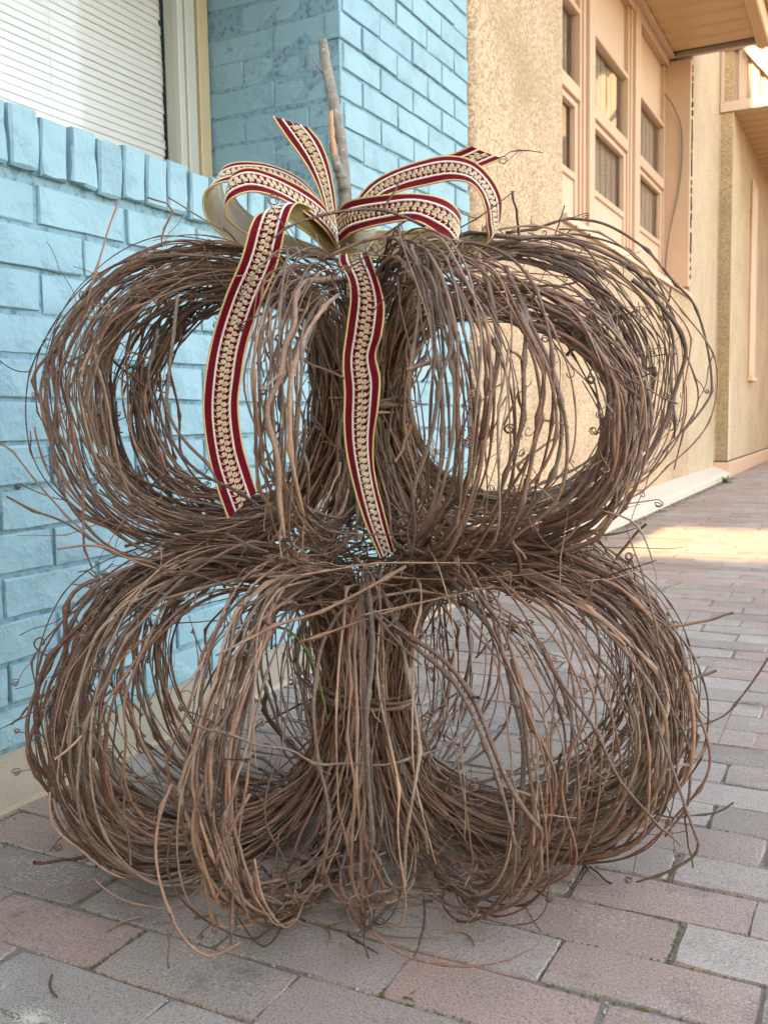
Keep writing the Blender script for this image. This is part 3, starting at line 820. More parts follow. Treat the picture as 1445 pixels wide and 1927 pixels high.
def tangle(n, z, zs, r0, r1, a0=-180, a1=180, c=(0, 0), l0=0.10, l1=0.34):
    """short loose pieces lying every way between the tiers"""
    out = []
    for _ in range(n):
        a = D(rng.uniform(a0, a1)); rho = rng.uniform(r0, r1); L = rng.uniform(l0, l1)
        b = a + rng.choice([0, PI / 2, PI / 3, -PI / 4]) + rng.normal(0, 0.5)
        m = 10; s_ = np.linspace(-0.5, 0.5, m)[:, None] * L
        p = pol(a, rho, z + rng.normal(0, zs), c)
        d = math.cos(b) * E1 + math.sin(b) * E2 + rng.normal(0, 0.18) * EZ
        bend = rng.normal(0, 1, 3); bend[2] *= 0.7
        r = 0.0008 + 0.0017 * rng.random() ** 2
        out.append((dress(p + d * s_ + bend * s_ ** 2 * 1.2, r, 0.3, 0.2), r))
    return out

low = []
low += lobe(D(-165), 0.40, 106, 0.455, 0.012, 0.45, inner=0.74)
low += lobe(D(155), 0.20, 26, 0.43, 0.012, 0.445, inner=0.78)
low += lobe(D(-111), 0.08, 41, 0.45, 0.012, 0.44, inner=0.80, thick=(0.0009, 0.0025))
low += lobe(D(-86), 0.22, 14, 0.43, 0.012, 0.44, inner=0.75, thick=(0.0009, 0.0024))
low += lobe(D(-60), 0.24, 29, 0.44, 0.012, 0.44, inner=0.72, thick=(0.0009, 0.0025))
low += lobe(D(-20), 0.38, 94, 0.465, 0.012, 0.45, inner=0.76)
low += lobe(D(10), 0.20, 34, 0.455, 0.012, 0.45, inner=0.78)
low += lobe(D(62), 0.16, 26, 0.38, 0.02, 0.42, inner=0.8)
low += lobe(D(112), 0.16, 29, 0.38, 0.02, 0.42, inner=0.8)
low += core(210, 0.012, 0.44, 0.24, 0.048, 0.235, 0.12, thick=(0.0011, 0.0028))
low += tangle(60, 0.435, 0.018, 0.02, 0.36)
low += tangle(60, 0.03, 0.018, 0.12, 0.35, -140, -30, l0=0.04, l1=0.15)
tier('lower tier, wider, tied round its waist', low, 150)

c_up = (0.0, 0.02)
up = []
up += lobe(D(162), 0.26, 90, 0.435, 0.45, 0.868, zm=0.67, inner=0.70, c=c_up, rc=0.045)
up += lobe(D(-166), 0.16, 31, 0.43, 0.45, 0.865, zm=0.67, inner=0.74, c=c_up, rc=0.045, thick=(0.0009, 0.0024))
up += lobe(D(-102.5), 0.04, 24, 0.39, 0.45, 0.83, zm=0.65, inner=0.80, c=c_up, rc=0.045, thick=(0.0009, 0.0028))
up += lobe(D(-68), 0.10, 32, 0.38, 0.445, 0.85, zm=0.65, inner=0.76, c=c_up, rc=0.045, thick=(0.0009, 0.0024))
up += lobe(D(-50), 0.10, 11, 0.37, 0.445, 0.84, zm=0.65, inner=0.80, c=c_up, rc=0.045)
up += lobe(D(-23), 0.16, 56, 0.395, 0.445, 0.80, zm=0.63, inner=0.76, c=c_up, rc=0.045)
up += lobe(D(17), 0.16, 47, 0.53, 0.465, 0.905, zm=0.69, inner=0.80, c=c_up, rc=0.05)
up += lobe(D(95), 0.35, 14, 0.38, 0.47, 0.85, zm=0.67, inner=0.8, c=c_up, rc=0.045)
up += core(130, 0.45, 0.83, 0.18, 0.05, 0.645, 0.13, c=c_up, thick=(0.0011, 0.0028))
up += tangle(50, 0.455, 0.016, 0.02, 0.36)
up += tangle(40, 0.835, 0.016, 0.03, 0.20)
tier('upper tier, narrower, tied with a ribbon bow', up, 110)
RIBBONS = {
    'tail_left': [(0.7365, 1.1904, 0.8549, 0.7510, 1.1981, 0.8576), (0.7304, 1.1665, 0.8715, 0.7427, 1.1854, 0.8842), (0.7266, 1.1209, 0.8858, 0.7332, 1.1606, 0.9083), (0.7198, 1.0800, 0.8953, 0.7386, 1.1231, 0.9120), (0.7116, 1.0551, 0.8917, 0.7417, 1.0927, 0.9080), (0.7092, 1.0375, 0.8736, 0.7392, 1.0763, 0.8857), (0.6967, 1.0320, 0.8321, 0.7251, 1.0686, 0.8264), (0.6738, 1.0265, 0.7849, 0.7051, 1.0588, 0.7778), (0.6569, 1.0177, 0.7310, 0.6911, 1.0462, 0.7276), (0.6530, 1.0042, 0.6760, 0.6854, 1.0389, 0.6862), (0.6530, 0.9994, 0.6316, 0.6829, 1.0331, 0.6448), (0.6606, 0.9978, 0.5802, 0.6892, 1.0311, 0.5962), (0.6728, 0.9993, 0.5356, 0.6988, 1.0324, 0.5615), (0.6848, 1.0018, 0.5012, 0.7077, 1.0338, 0.5330)],
    'tail_center': [(0.7584, 1.1790, 0.8541, 0.7911, 1.1963, 0.8594), (0.7789, 1.1423, 0.8351, 0.8143, 1.1611, 0.8415), (0.8010, 1.1250, 0.8101, 0.8361, 1.1425, 0.8060), (0.8092, 1.1150, 0.7830, 0.8479, 1.1336, 0.7711), (0.8084, 1.1046, 0.7424, 0.8481, 1.1241, 0.7347), (0.8087, 1.0924, 0.7006, 0.8383, 1.1254, 0.7092), (0.8117, 1.0895, 0.6594, 0.8465, 1.1206, 0.6783), (0.8117, 1.0863, 0.6182, 0.8484, 1.1110, 0.6436), (0.8196, 1.0790, 0.5771, 0.8413, 1.1094, 0.5982), (0.8300, 1.0796, 0.5325, 0.8414, 1.1105, 0.5550), (0.8428, 1.0817, 0.4913, 0.8518, 1.1158, 0.5022), (0.8612, 1.0864, 0.4465, 0.8657, 1.1174, 0.4510)],
    'tail_up': [(0.7335, 1.2214, 0.8946, 0.7276, 1.2015, 0.8957), (0.7361, 1.2091, 0.9255, 0.7314, 1.1790, 0.9313), (0.7370, 1.2012, 0.9531, 0.7266, 1.1628, 0.9608), (0.7346, 1.1920, 0.9840, 0.7162, 1.1489, 0.9859), (0.7299, 1.1792, 1.0082, 0.7041, 1.1355, 1.0083), (0.7219, 1.1622, 1.0250, 0.6906, 1.1234, 1.0344)],
    'loop_left': [(0.7329, 1.2107, 0.9040, 0.7469, 1.1965, 0.8621), (0.7306, 1.1759, 0.9272, 0.7484, 1.1568, 0.8846), (0.7134, 1.1473, 0.9450, 0.7337, 1.1279, 0.9044), (0.6882, 1.1246, 0.9589, 0.7097, 1.1005, 0.9215), (0.6620, 1.1063, 0.9668, 0.6816, 1.0812, 0.9286), (0.6445, 1.0937, 0.9594, 0.6595, 1.0661, 0.9194), (0.6376, 1.0975, 0.9442, 0.6463, 1.0680, 0.9047), (0.6322, 1.1211, 0.9246, 0.6442, 1.0856, 0.8921), (0.6483, 1.1614, 0.9009, 0.6587, 1.1189, 0.8762), (0.6878, 1.1964, 0.8804, 0.6970, 1.1597, 0.8629), (0.7304, 1.2162, 0.8621, 0.7380, 1.1966, 0.8527)],
    'loop_left_back': [(0.7038, 1.2538, 0.9184, 0.7208, 1.2309, 0.8862), (0.6770, 1.2253, 0.9692, 0.6969, 1.1985, 0.9317), (0.6383, 1.2014, 0.9931, 0.6574, 1.1708, 0.9582), (0.6012, 1.1747, 0.9981, 0.6196, 1.1433, 0.9645), (0.5791, 1.1596, 0.9895, 0.5894, 1.1243, 0.9578), (0.5729, 1.1619, 0.9713, 0.5743, 1.1191, 0.9448), (0.5747, 1.1683, 0.9454, 0.5701, 1.1232, 0.9226), (0.5799, 1.1782, 0.9239, 0.5787, 1.1328, 0.9012), (0.5980, 1.1944, 0.9065, 0.6006, 1.1500, 0.8817), (0.6481, 1.2163, 0.8873, 0.6515, 1.1819, 0.8667), (0.7228, 1.2296, 0.8647, 0.7266, 1.2133, 0.8531)],
    'loop_right': [(0.7535, 1.1838, 0.8698, 0.7503, 1.1869, 0.9140), (0.7985, 1.1452, 0.8740, 0.7917, 1.1520, 0.9169), (0.8527, 1.1281, 0.8764, 0.8458, 1.1400, 0.9150), (0.8968, 1.1281, 0.8757, 0.8893, 1.1452, 0.9129), (0.9244, 1.1418, 0.8586, 0.9216, 1.1596, 0.9058), (0.9284, 1.1665, 0.8487, 0.9309, 1.1848, 0.8961), (0.9165, 1.2068, 0.8421, 0.9207, 1.2220, 0.8901), (0.8846, 1.2537, 0.8423, 0.8924, 1.2631, 0.8924), (0.8242, 1.2632, 0.8512, 0.8199, 1.2827, 0.8958), (0.7743, 1.2438, 0.8568, 0.7603, 1.2638, 0.8988), (0.7399, 1.2210, 0.8604, 0.7339, 1.2265, 0.8880)],
    'loop_right_back': [(0.7352, 1.2448, 0.8945, 0.7261, 1.2545, 0.9237), (0.7825, 1.2511, 0.9376, 0.7502, 1.2770, 0.9647), (0.8148, 1.2634, 0.9503, 0.7835, 1.2847, 0.9833), (0.8469, 1.2719, 0.9554, 0.8284, 1.2950, 0.9954), (0.8816, 1.2788, 0.9591, 0.8665, 1.3037, 0.9996), (0.9084, 1.2821, 0.9535, 0.9004, 1.3131, 0.9912), (0.9247, 1.2829, 0.9379, 0.9246, 1.3233, 0.9682), (0.9316, 1.2872, 0.9162, 0.9381, 1.3299, 0.9412), (0.9293, 1.2990, 0.8967, 0.9336, 1.3440, 0.9190), (0.9208, 1.3253, 0.8811, 0.9168, 1.3691, 0.9038), (0.8988, 1.3370, 0.8669, 0.8903, 1.3701, 0.9006), (0.8625, 1.3288, 0.8584, 0.8537, 1.3506, 0.8934), (0.8110, 1.2910, 0.8578, 0.8037, 1.3075, 0.8885), (0.7436, 1.2284, 0.8596, 0.7360, 1.2382, 0.8821)],
    'tail_right': [(0.7441, 1.2872, 0.9314, 0.7232, 1.3017, 0.9558), (0.7797, 1.3143, 0.9617, 0.7511, 1.3364, 0.9884), (0.8384, 1.3483, 0.9822, 0.8050, 1.3653, 1.0160), (0.8831, 1.3753, 0.9961, 0.8416, 1.3824, 1.0243), (0.9146, 1.4043, 1.0131, 0.8709, 1.3874, 1.0331)],
    'knot': [(0.7474, 1.2000, 0.8919, 0.7560, 1.1832, 0.8521), (0.7807, 1.1826, 0.8870, 0.7865, 1.1646, 0.8488), (0.7903, 1.1987, 0.8858, 0.7981, 1.1766, 0.8530), (0.7866, 1.2318, 0.8960, 0.7898, 1.2200, 0.8762)],
}
STRANDS = [
    (0.0045, [(0.900, 0.976, 0.442), (0.934, 0.922, 0.407), (0.957, 0.883, 0.359), (0.968, 0.848, 0.290), (0.972, 0.830, 0.212), (0.967, 0.827, 0.155)]),
    (0.0038, [(0.903, 1.009, 0.420), (0.963, 0.957, 0.384), (1.031, 0.920, 0.346), (1.072, 0.897, 0.301), (1.103, 0.884, 0.243), (1.113, 0.884, 0.194), (1.111, 0.882, 0.138)]),
    (0.0040, [(0.941, 0.969, 0.392), (1.017, 0.937, 0.358), (1.083, 0.907, 0.288), (1.119, 0.901, 0.222), (1.127, 0.912, 0.185), (1.121, 0.911, 0.150)]),
    (0.0022, [(0.797, 0.774, 0.312), (0.849, 0.777, 0.301), (0.893, 0.798, 0.292), (0.922, 0.833, 0.269), (0.957, 0.873, 0.258), (0.998, 0.905, 0.261), (1.035, 0.937, 0.274), (1.062, 0.964, 0.296)]),
    (0.0050, [(0.822, 1.065, 0.804), (0.835, 0.980, 0.790), (0.843, 0.925, 0.762), (0.853, 0.891, 0.724), (0.855, 0.866, 0.682), (0.854, 0.849, 0.632), (0.861, 0.846, 0.576), (0.856, 0.870, 0.505)]),
    (0.0050, [(0.976, 1.147, 0.828), (1.003, 1.111, 0.789), (1.022, 1.081, 0.728), (1.024, 1.063, 0.665), (1.015, 1.050, 0.585), (1.005, 1.049, 0.516), (0.970, 1.048, 0.464)]),
    (0.0042, [(0.925, 1.098, 0.832), (0.968, 1.025, 0.787), (1.008, 0.982, 0.722), (1.008, 0.953, 0.663), (0.998, 0.929, 0.589), (0.986, 0.928, 0.532), (0.961, 0.965, 0.468)]),
    (0.0045, [(1.020, 1.122, 0.808), (1.055, 1.087, 0.739), (1.058, 1.059, 0.676), (1.054, 1.050, 0.603), (1.036, 1.055, 0.529)]),
    (0.0042, [(0.953, 1.132, 0.802), (1.031, 1.109, 0.742), (1.088, 1.096, 0.664), (1.101, 1.095, 0.589), (1.080, 1.100, 0.526), (1.011, 1.102, 0.459)]),
    (0.0036, [(0.900, 1.455, 0.912), (0.990, 1.526, 0.931), (1.048, 1.566, 0.921), (1.114, 1.617, 0.866), (1.156, 1.642, 0.797), (1.181, 1.644, 0.693), (1.174, 1.623, 0.633), (1.129, 1.555, 0.533)]),
    (0.0030, [(0.900, 1.430, 0.884), (1.011, 1.512, 0.910), (1.105, 1.576, 0.844), (1.152, 1.599, 0.735), (1.171, 1.588, 0.641), (1.111, 1.522, 0.526)]),
    (0.0022, [(0.488, 0.816, 0.603), (0.535, 0.834, 0.548), (0.562, 0.865, 0.495), (0.582, 0.905, 0.461), (0.616, 0.965, 0.430)]),
    (0.0022, [(0.499, 0.814, 0.540), (0.538, 0.854, 0.511), (0.570, 0.900, 0.467), (0.616, 0.966, 0.444)]),
    (0.0022, [(0.552, 0.835, 0.478), (0.574, 0.868, 0.472), (0.606, 0.917, 0.450), (0.653, 0.984, 0.433)]),
    (0.0020, [(0.541, 0.917, 0.770), (0.557, 0.933, 0.843), (0.571, 0.947, 0.908)]),
    (0.0018, [(0.568, 1.004, 0.920), (0.594, 1.016, 0.909), (0.593, 1.012, 0.882), (0.586, 1.005, 0.851)]),
    (0.0018, [(0.581, 1.033, 0.923), (0.608, 1.045, 0.903), (0.647, 1.062, 0.881)]),
    (0.0022, [(1.304, 1.371, 0.295), (1.277, 1.351, 0.242), (1.253, 1.325, 0.220), (1.219, 1.284, 0.210), (1.185, 1.243, 0.203)]),
    (0.0030, [(1.179, 1.141, 0.332), (1.225, 1.098, 0.235), (1.253, 1.081, 0.158), (1.260, 1.082, 0.134), (1.229, 1.086, 0.107), (1.193, 1.087, 0.077)]),
    (0.0030, [(1.091, 1.042, 0.353), (1.147, 1.019, 0.292), (1.191, 1.012, 0.228), (1.237, 1.041, 0.171), (1.249, 1.055, 0.143)]),
    (0.0032, [(1.040, 1.249, 0.426), (1.125, 1.231, 0.377), (1.186, 1.199, 0.313), (1.222, 1.207, 0.213), (1.227, 1.202, 0.146), (1.198, 1.182, 0.093)]),
    (0.0022, [(0.992, 0.802, 0.114), (1.023, 0.810, 0.093), (1.072, 0.828, 0.083), (1.116, 0.862, 0.083), (1.134, 0.889, 0.084)]),
    (0.0026, [(0.779, 0.757, 0.246), (0.784, 0.731, 0.188), (0.821, 0.715, 0.125), (0.856, 0.720, 0.104), (0.886, 0.741, 0.111)]),
    (0.0026, [(0.858, 0.765, 0.256), (0.854, 0.747, 0.218), (0.859, 0.746, 0.175), (0.857, 0.732, 0.109)]),
    (0.0030, [(0.871, 0.771, 0.250), (0.854, 0.745, 0.196), (0.848, 0.740, 0.175)]),
    (0.0012, [(0.914, 1.382, 1.007), (0.932, 1.392, 1.011), (0.949, 1.401, 1.014), (0.962, 1.408, 1.017)]),
    (0.0030, [(0.530, 0.897, 0.631), (0.538, 0.893, 0.558), (0.549, 0.891, 0.491), (0.550, 0.888, 0.451)]),
    (0.0022, [(0.577, 0.784, 0.197), (0.601, 0.770, 0.162), (0.637, 0.774, 0.129), (0.688, 0.786, 0.109)]),
    (0.0040, [(0.843, 1.028, 0.776), (0.852, 0.961, 0.747), (0.863, 0.907, 0.713), (0.868, 0.869, 0.654), (0.868, 0.861, 0.575), (0.863, 0.886, 0.515)]),
    (0.0030, [(0.466, 0.928, 0.701), (0.465, 0.919, 0.625), (0.490, 0.912, 0.542), (0.535, 0.928, 0.479), (0.590, 0.976, 0.448)]),
    (0.0030, [(0.655, 0.916, 0.737), (0.653, 0.896, 0.673), (0.670, 0.910, 0.609), (0.705, 0.945, 0.556), (0.747, 0.996, 0.514)]),
    (0.0034, [(0.671, 0.928, 0.775), (0.684, 0.903, 0.685), (0.691, 0.909, 0.609), (0.723, 0.941, 0.544)]),
    (0.0024, [(1.097, 1.227, 0.467), (1.155, 1.216, 0.409), (1.189, 1.203, 0.333), (1.159, 1.226, 0.477)]),
    (0.0020, [(1.109, 1.236, 0.502), (1.155, 1.246, 0.474), (1.177, 1.240, 0.421), (1.183, 1.228, 0.389)]),
    (0.0028, [(1.248, 1.220, 0.212), (1.239, 1.202, 0.189), (1.223, 1.182, 0.190), (1.196, 1.157, 0.185)]),
    (0.0018, [(1.287, 1.167, 0.163), (1.265, 1.154, 0.147), (1.237, 1.139, 0.142), (1.207, 1.135, 0.141)]),
]
STEM = [(0.7275, 1.2498, 0.8733, 0.0117), (0.7309, 1.2459, 0.9254, 0.0116), (0.7301, 1.2446, 0.9703, 0.0108), (0.7278, 1.2468, 1.0010, 0.0096), (0.7261, 1.2434, 1.0303, 0.0096), (0.7204, 1.2438, 1.0609, 0.0096), (0.7148, 1.2442, 1.0916, 0.0088), (0.7078, 1.2438, 1.1222, 0.0084), (0.7021, 1.2442, 1.1529, 0.0077), (0.6996, 1.2449, 1.1712, 0.0073)]
SIDE = [(0.7360, 1.2352, 0.9587, 0.0076), (0.7333, 1.2298, 0.9742, 0.0076), (0.7307, 1.2243, 0.9881, 0.0068), (0.7269, 1.2240, 1.0033, 0.0061), (0.7251, 1.2245, 1.0169, 0.0057)]
TORN = [(0.7292, 1.2212, 0.9979, 0.0034), (0.7266, 1.2220, 1.0176, 0.0042), (0.7240, 1.2230, 1.0402, 0.0038), (0.7227, 1.2248, 1.0629, 0.0030)]
TWIG = [(0.7092, 1.2443, 1.1199, 0.0027), (0.7013, 1.2355, 1.1274, 0.0019), (0.6973, 1.2306, 1.1333, 0.0017), (0.6927, 1.2269, 1.1417, 0.0015)]
# ------------------------------------------------------------------ stem, ties and single vines
def taper(data, k=12, knob=0.06, nz=0.0012):
    A = crom(np.array(data), 8); m = len(A)
    r = A[:, 3][:, None] * (1 + rng.normal(0, knob, (m, k)) * 0.5 + 0.05 * np.sin(np.arange(m))[:, None])
    V, Q = tube_arrays(A[:, :3] + rng.normal(0, nz * 0.3, (m, 3)), r, k, False)
    b = len(V)
    V = np.vstack([V, A[:1, :3], A[-1:, :3]])
    e = (m - 1) * k
    cap = [[e + i, e + (i + 1) % k, b + 1, b + 1] for i in range(k)]
    return V, Q, cap, b
def limb(name, data, mat, parent, k=12):
    V, Q, cap, b = taper(data, k)
    faces = [tuple(q) for q in Q] + [tuple(c[:3]) for c in cap]
    o = obj(name, mesh(name, V, faces, M[mat], True), parent)
    o.data.set_sharp_from_angle(angle=0.9)
    return o
stem = limb('stem', [(a, b, c_, d_ * 0.9) for a, b, c_, d_ in STEM], 'branch_bark', PUMP, 14); stem.matrix_parent_inverse = Matrix.Translation(-Vector(AX))
stem['label'] = 'grey cut branch standing up as the stem'
limb('side_branch', SIDE, 'branch_bark', stem); limb('torn_wood', TORN, 'torn_wood', stem, 8); limb('twig', TWIG, 'branch_bark', stem, 6)

def ring(z, R, n, a0, a1, r, c=(0, 0), mat='vine_bark', name='binding', lab=None):
    parts = []
    for i in range(n):
        a = np.linspace(D(a0 + rng.uniform(-15, 15)), D(a1 + rng.uniform(-15, 15)), 40)
        P = pol(a, R + rng.normal(0, 0.004) + 0.004 * np.sin(a * 2 + rng.uniform(0, 6)), z + rng.normal(0, 0.006) + rng.normal(0, 0.006) * np.sin(a + rng.uniform(0, 6)), c)
        parts += dress(P, r * rng.uniform(0.8, 1.2), 0.05, 0.03)
    V, Q = join_arrays(parts)
    o = obj(name, qmesh(name, V, Q, M[mat]), PUMP); o.matrix_parent_inverse = Matrix.Translation(-Vector(AX))
    if lab: o['label'] = lab
ring(0.228, 0.062, 5, -195, 30, 0.0034, lab='brown vine wound round the lower waist')
ring(0.219, 0.062, 3, -185, 40, 0.0011, mat='vine_moss', name='mossy_binding', lab='green mossy string round the lower waist')
ring(0.645, 0.066, 4, -110, 60, 0.0028, c_up, lab='vine wound round the upper waist')
# a greenish vine arching down to the tie at the left
P = crom([AX + a * E1 + b * E2 + z * EZ for a, b, z in [(-0.12, -0.06, 0.335), (-0.10, -0.08, 0.33), (-0.075, -0.09, 0.30), (-0.06, -0.09, 0.262), (-0.052, -0.09, 0.235), (-0.045, -0.09, 0.205)]], 8)
V, Q = join_arrays(dress(P, 0.0020, 0.2, 0.0)); o = obj('mossy_vine', qmesh('mossy_vine', V, Q, M['vine_moss']), PUMP); o.matrix_parent_inverse = Matrix.Translation(-Vector(AX))
for r, pts in STRANDS:
    P = crom(np.array(pts), 10)
    V, Q = join_arrays(dress(P + wave(len(P), 0.02, 0.0025), r * 0.66, 0.2, 0.12))
    o = obj('vine', qmesh('vine', V, Q, M['vine_bark']), PUMP); o.matrix_parent_inverse = Matrix.Translation(-Vector(AX))
# ------------------------------------------------------------------ ribbon bow
t = NT('velvet', 0.75, 0.15); t.b.inputs['Sheen Weight'].default_value = 0.25; t.b.inputs['Sheen Roughness'].default_value = 0.35
t.b.inputs['Sheen Tint'].default_value = (0.75, 0.02, 0.08, 1)
c = t.mix(t.noise(60, 3), (0.075, 0.0003, 0.005), (0.20, 0.0008, 0.015))
M['velvet'] = t.done(c, t.bump(t.noise(900, 2), 0.3, 0.0008))
t = NT('gold_satin', 0.42, 0.5)
c = t.mix(t.noise(25, 4), (0.20, 0.13, 0.048), (0.28, 0.19, 0.08))
M['gold_satin'] = t.done(c, t.bump(t.noise(45, 4, 0.6, dist=0.6), 0.5, 0.004))
flat('gold_cord', (0.62, 0.43, 0.19), 0.45, 0.5, 0.12, 400, metal=0.25)
flat('silver_braid', (0.78, 0.66, 0.54), 0.4, 0.5, 0.12, 600, metal=0.25)
flat('gold_thread', (0.68, 0.52, 0.35), 0.35, 0.5, 0.15, 500, metal=0.4)

bow_c = Vector(AX + np.array([-0.03, 0.03, 0.87]))
bow = tag(empty('ribbon_bow', bow_c), 'burgundy velvet ribbon bow with gold cord edges and embroidered scrolls, tied round the stem', 'bow')

class Rib:
    def __init__(s, secs):
        A = np.array(secs); L, R = crom(A[:, :3], 16), crom(A[:, 3:], 16)
        n = len(L)
        c = (L + R) / 2; d = np.r_[0, np.cumsum(np.linalg.norm(np.diff(c, axis=0), axis=1))]
        m = max(20, int(d[-1] / 0.004)); q = np.linspace(0, d[-1], m)
        itp = lambda X: np.column_stack([np.interp(q, d, X[:, i]) for i in range(3)])
        s.L, s.R = itp(L), itp(R); s.len = d[-1]; s.q = q
        ripple = np.zeros((m, 1))
        s.C = (s.L + s.R) / 2; s.Wv = s.R - s.L; s.W = np.linalg.norm(s.Wv, axis=1)
        T = np.gradient(s.C, axis=0); T /= np.linalg.norm(T, axis=1, keepdims=True)
        N = np.cross(T, s.Wv); N /= np.linalg.norm(N, axis=1, keepdims=True); s.N = N
        cup = np.sin(q / 0.035 + rng.uniform(0, 6)) * 0.0022 * np.clip(q / 0.05, 0, 1)
        s.cup = cup
    def at(s, l, v, h):
        """l along, v across (-0.5..0.5), h off the face"""
        l, v, h = np.broadcast_arrays(np.asarray(l, float), v, h)
        g = lambda X: np.column_stack([np.interp(l, s.q, X[:, i]) for i in range(3)])
        n = g(s.N); n /= np.linalg.norm(n, axis=1, keepdims=True)
        cup = np.interp(l, s.q, s.cup) * (1 - 4 * v ** 2)
        return g(s.C) + g(s.Wv) * v[:, None] + n * (h + cup)[:, None]
    def sheet(s, h, v0=-0.49, v1=0.49, nv=9):
        vs_ = np.linspace(v0, v1, nv); m = len(s.q)
        V = np.stack([s.at(s.q, v, h) for v in vs_], 1).reshape(-1, 3)
        i = np.arange(m - 1)[:, None] * nv; j = np.arange(nv - 1)[None]
        return V, np.stack([i + j, i + j + 1, i + nv + j + 1, i + nv + j], -1).reshape(-1, 4)
    def cord(s, v, h, r, pitch, k=8, amp=0.22, beads=False):
        m = int(s.len / (pitch / 5)); l = np.linspace(0, s.len, m)
        P = s.at(l, np.full(m, v), h); ph = l / pitch * 2 * PI
        a = np.arange(k) / k * 2 * PI
        if beads: R = r * (1 + amp * np.sin(ph))[:, None] * np.ones((1, k))
        else: R = r * (1 + amp * np.cos(2 * a[None] + ph[:, None]))
        return tube_arrays(P, R, k, False)

def coil(rib, l0, side, sz):
    """an embroidered scroll: a flat spiral with a tail running out to the braid"""
    m = 20; th = np.linspace(0, 2.1 * 2 * PI, m); r = sz * (0.12 + 0.88 * th / th[-1])
    a0 = rng.uniform(-0.2, 0.2)
    x = r * np.cos(th + a0); y = r * np.sin(th + a0) * side
    v0 = side * 0.082
    tl = np.array([[sz * 0.75, 0.9 * sz * side], [sz * 0.3, side * sz * 1.5], [-sz * 0.35, side * sz * 2.1]])
    x = np.r_[x, tl[:, 0]]; y = np.r_[y, tl[:, 1]]
    w = np.interp(l0, rib.q, rib.W); w = max(w, 0.03)
    vv = v0 + y / 0.05
    P = rib.at(np.clip(l0 + x, 0, rib.len), vv, 0.0012 + 0.0006 * np.sin(th[0] + np.arange(len(x)) * 0.8))
    return tube_arrays(P, np.full(len(x), 0.00075), 4, False)

for name, secs in RIBBONS.items():
    rb = Rib(secs)
    kind = 'ribbon_tail' if name.startswith('tail') else ('ribbon_loop' if name.startswith('loop') else 'ribbon_knot')
    mi = Matrix.Translation(-bow_c)
    def put(nm, arr, mat, parent, stuff=False, smooth=True):
        o = obj(nm, qmesh(nm, arr[0], arr[1], M[mat], smooth), parent)
        if parent is bow: o.matrix_parent_inverse = mi
        if stuff: o['kind'] = 'stuff'
        return o
    if name == 'knot':
        base = put(kind, rb.sheet(0.0), 'gold_satin', bow)
        put('edge_cord', rb.cord(-0.5, -0.0003, 0.0010, 0.0030), 'gold_cord', base); put('edge_cord', rb.cord(0.5, -0.0003, 0.0010, 0.0030), 'gold_cord', base)
        continue
    base = put(kind, rb.sheet(0.0), 'velvet', bow)
    put('lining', rb.sheet(-0.0011), 'gold_satin', base)
    for v in (-0.5, 0.5): put('edge_cord', rb.cord(v, -0.0003, 0.0014, 0.0038), 'gold_cord', base)
    for v in (-0.25, 0.25): put('braid', rb.cord(v, 0.0006, 0.0016, 0.0022, 6, 0.22, True), 'silver_braid', base)
    parts = []
    l = 0.006; i = 0
    while l < rb.len - 0.005:
        parts.append(coil(rb, l + rng.normal(0, 0.0005), 1, 0.0034 * rng.uniform(0.9, 1.1))); parts.append(coil(rb, l + 0.0042 + rng.normal(0, 0.0005), -1, 0.0034 * rng.uniform(0.9, 1.1))); l += 0.0086
    parts.append(rb.cord(0.0, 0.0012, 0.0007, 0.006, 5, 0.3, True))
    put('scroll_embroidery', join_arrays(parts), 'gold_thread', base)
# ------------------------------------------------------------------ weeds, moss, litter, splash of paint
t = NT('weed_green', 0.6, 0.3)
c = t.mix(t.noise(60, 2), (0.07, 0.13, 0.035), (0.13, 0.20, 0.07)); M['weed_green'] = t.done(c)
def sprout(loc, n, L, label):
    parts = []
    for i in range(n):
        a = rng.uniform(0, 2 * PI); el = rng.uniform(0.3, 1.2); l = L * rng.uniform(0.6, 1.1)
        s = np.linspace(0, 1, 6)
        d = np.array([math.cos(a) * math.cos(el), math.sin(a) * math.cos(el), math.sin(el)])
        P = np.outer(s, d) * l; P[:, 2] -= 0.35 * l * s ** 2 * math.cos(el); P[:, 2] = np.maximum(P[:, 2], 0.0005)
        w = 0.10 * l * np.sin(PI * np.clip(s * 0.9 + 0.1, 0, 1))[:, None]
        sd = np.array([-math.sin(a), math.cos(a), 0]); nrm = np.cross(d, sd)
        V = np.vstack([P + sd * w, P + nrm * 0.0004 - nrm * w * 0.35, P - sd * w]); m = 6
        Q = [[i_ + k * m, i_ + 1 + k * m, i_ + 1 + (k + 1) * m, i_ + (k + 1) * m] for k in (0, 1) for i_ in range(m - 1)]
        parts.append((V, np.array(Q)))
    V, Q = join_arrays(parts)
    tag(obj('weed', qmesh('weed', V, Q, M['weed_green']), None, loc), label, 'weed')
sprout((0.990, 0.884, -0.002), 8, 0.017, 'small green weed sprouting from a paver joint in front of the vines')
sprout((0.640, 1.005, 0.0), 8, 0.016, 'tiny pale weed in a joint beside the lower left vines')
sprout((0.22, 9.2, 0.0), 26, 0.10, 'low green weeds growing at the far foot of the kerb')
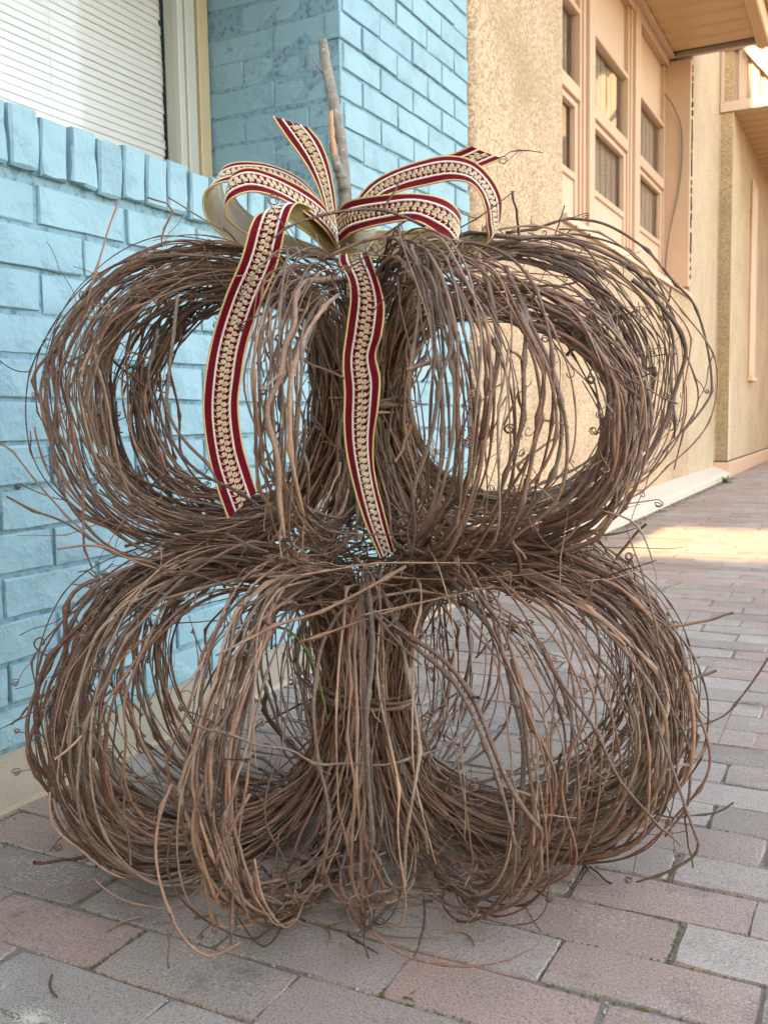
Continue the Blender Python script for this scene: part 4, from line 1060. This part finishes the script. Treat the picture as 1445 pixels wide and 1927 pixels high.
# moss and sand crumbs lying in the joints
parts = []
def crumb(p, r):
    v = np.array([[1, 0, 0], [0, 1, 0], [-1, 0, 0], [0, -1, 0], [0, 0, 1], [0, 0, -0.6]]) * r * rng.uniform(0.6, 1.3, (6, 3))
    q = np.array([[0, 1, 4, 4], [1, 2, 4, 4], [2, 3, 4, 4], [3, 0, 4, 4]])
    a = rng.uniform(0, 6.3); R = np.array([[math.cos(a), -math.sin(a), 0], [math.sin(a), math.cos(a), 0], [0, 0, 1]])
    return v @ R.T + p, q
def tri_mesh(name, parts, mat):
    V, Q = join_arrays(parts)
    return mesh(name, V, [tuple(q[:3]) for q in Q], M[mat])
moss, grains = [], []
for nv, z, c, clip in cells:
    if nv or z > 3.2: continue
    heavy = rng.random() < 0.35
    for k in range(int((70 if heavy else 16) / max(1, z))):
        if rng.random() < 0.5: p = (c[0] - 0.113 + rng.normal(0, 0.0016), c[1] + rng.uniform(-0.048, 0.048), -0.0015)
        else: p = (c[0] + rng.uniform(-0.113, 0.113), c[1] - 0.0492 + rng.normal(0, 0.0014), -0.0015)
        (moss if heavy else grains).append(crumb(np.array(p), rng.uniform(0.0009, 0.0026)))
    for k in range(int(14 / max(1, z))):
        grains.append(crumb(np.array([c[0] + rng.uniform(-0.113, 0.113), c[1] + rng.uniform(-0.049, 0.049), 0.0004]), rng.uniform(0.0005, 0.0012)))
flat('grain_pale', (0.36, 0.31, 0.26), 0.9, 0.1, 0.4, 400)
t = NT('moss', 0.95, 0.1); c = t.mix(t.noise(90, 3), (0.06, 0.065, 0.02), (0.17, 0.16, 0.05)); M['moss'] = t.done(c)
tag(obj('moss', tri_mesh('moss', moss, 'moss')), kind='stuff')
tag(obj('sand_grains', tri_mesh('sand_grains', grains, 'grain_pale')), kind='stuff')
# dirt and fallen crumbs along the foot of the kerb
dirt = []
for k in range(2600):
    y = 3.6 + 6.4 * rng.random() ** 1.3; x = 0.162 + abs(rng.normal(0, 0.035))
    dirt.append(crumb(np.array([x, y, 0.0]), rng.uniform(0.002, 0.006)))
for k in range(900):
    y = 0.9 + 2.6 * rng.random(); x = 0.200 + abs(rng.normal(0, 0.010))
    dirt.append(crumb(np.array([x, y, 0.0]), rng.uniform(0.0008, 0.0022)))
flat('dirt', (0.13, 0.115, 0.09), 0.95, 0.1, 0.4, 60)
tag(obj('dirt', tri_mesh('dirt', dirt, 'dirt')), kind='stuff')
# bits of broken vine lying about
litter = []
for k in range(34):
    a = rng.uniform(0, 2 * PI); p = AX + np.array([math.cos(a), math.sin(a), 0]) * rng.uniform(0.25, 0.52)
    if p[0] < 0.22: continue
    b = rng.uniform(0, 2 * PI); L = rng.uniform(0.01, 0.05); r = rng.uniform(0.0006, 0.0014)
    s_ = np.linspace(-0.5, 0.5, 6)[:, None] * L
    P = p + np.array([math.cos(b), math.sin(b), 0]) * s_ + np.array([-math.sin(b), math.cos(b), 0]) * s_ ** 2 * rng.normal(0, 12)
    P[:, 2] = 0.0015 + r
    litter.append(tube_arrays(P, np.full(6, r), 5))
V, Q = join_arrays(litter)
tag(obj('twig_litter', qmesh('twig_litter', V, Q, M['vine_bark'])), kind='stuff')
# pale dried splash near the lower left corner
P0 = np.array([0.650, 0.676])
spl = []
for k in range(900):
    d = abs(rng.normal(0, 0.016)); a = rng.uniform(0, 2 * PI)
    p = np.array([P0[0] + d * math.cos(a) * 1.3, P0[1] + d * math.sin(a) * 0.7, 0.0006])
    v, q = crumb(p, rng.uniform(0.0004, 0.0015)); v[:, 2] = p[2] + (v[:, 2] - p[2]) * 0.2
    spl.append((v, q))
flat('splash_pale', (0.52, 0.46, 0.37), 0.9, 0.1, 0.1, 300)
tag(obj('dried_splash', tri_mesh('dried_splash', spl, 'splash_pale')), 'crusty pale cream splash dried on the front paver', 'splash')
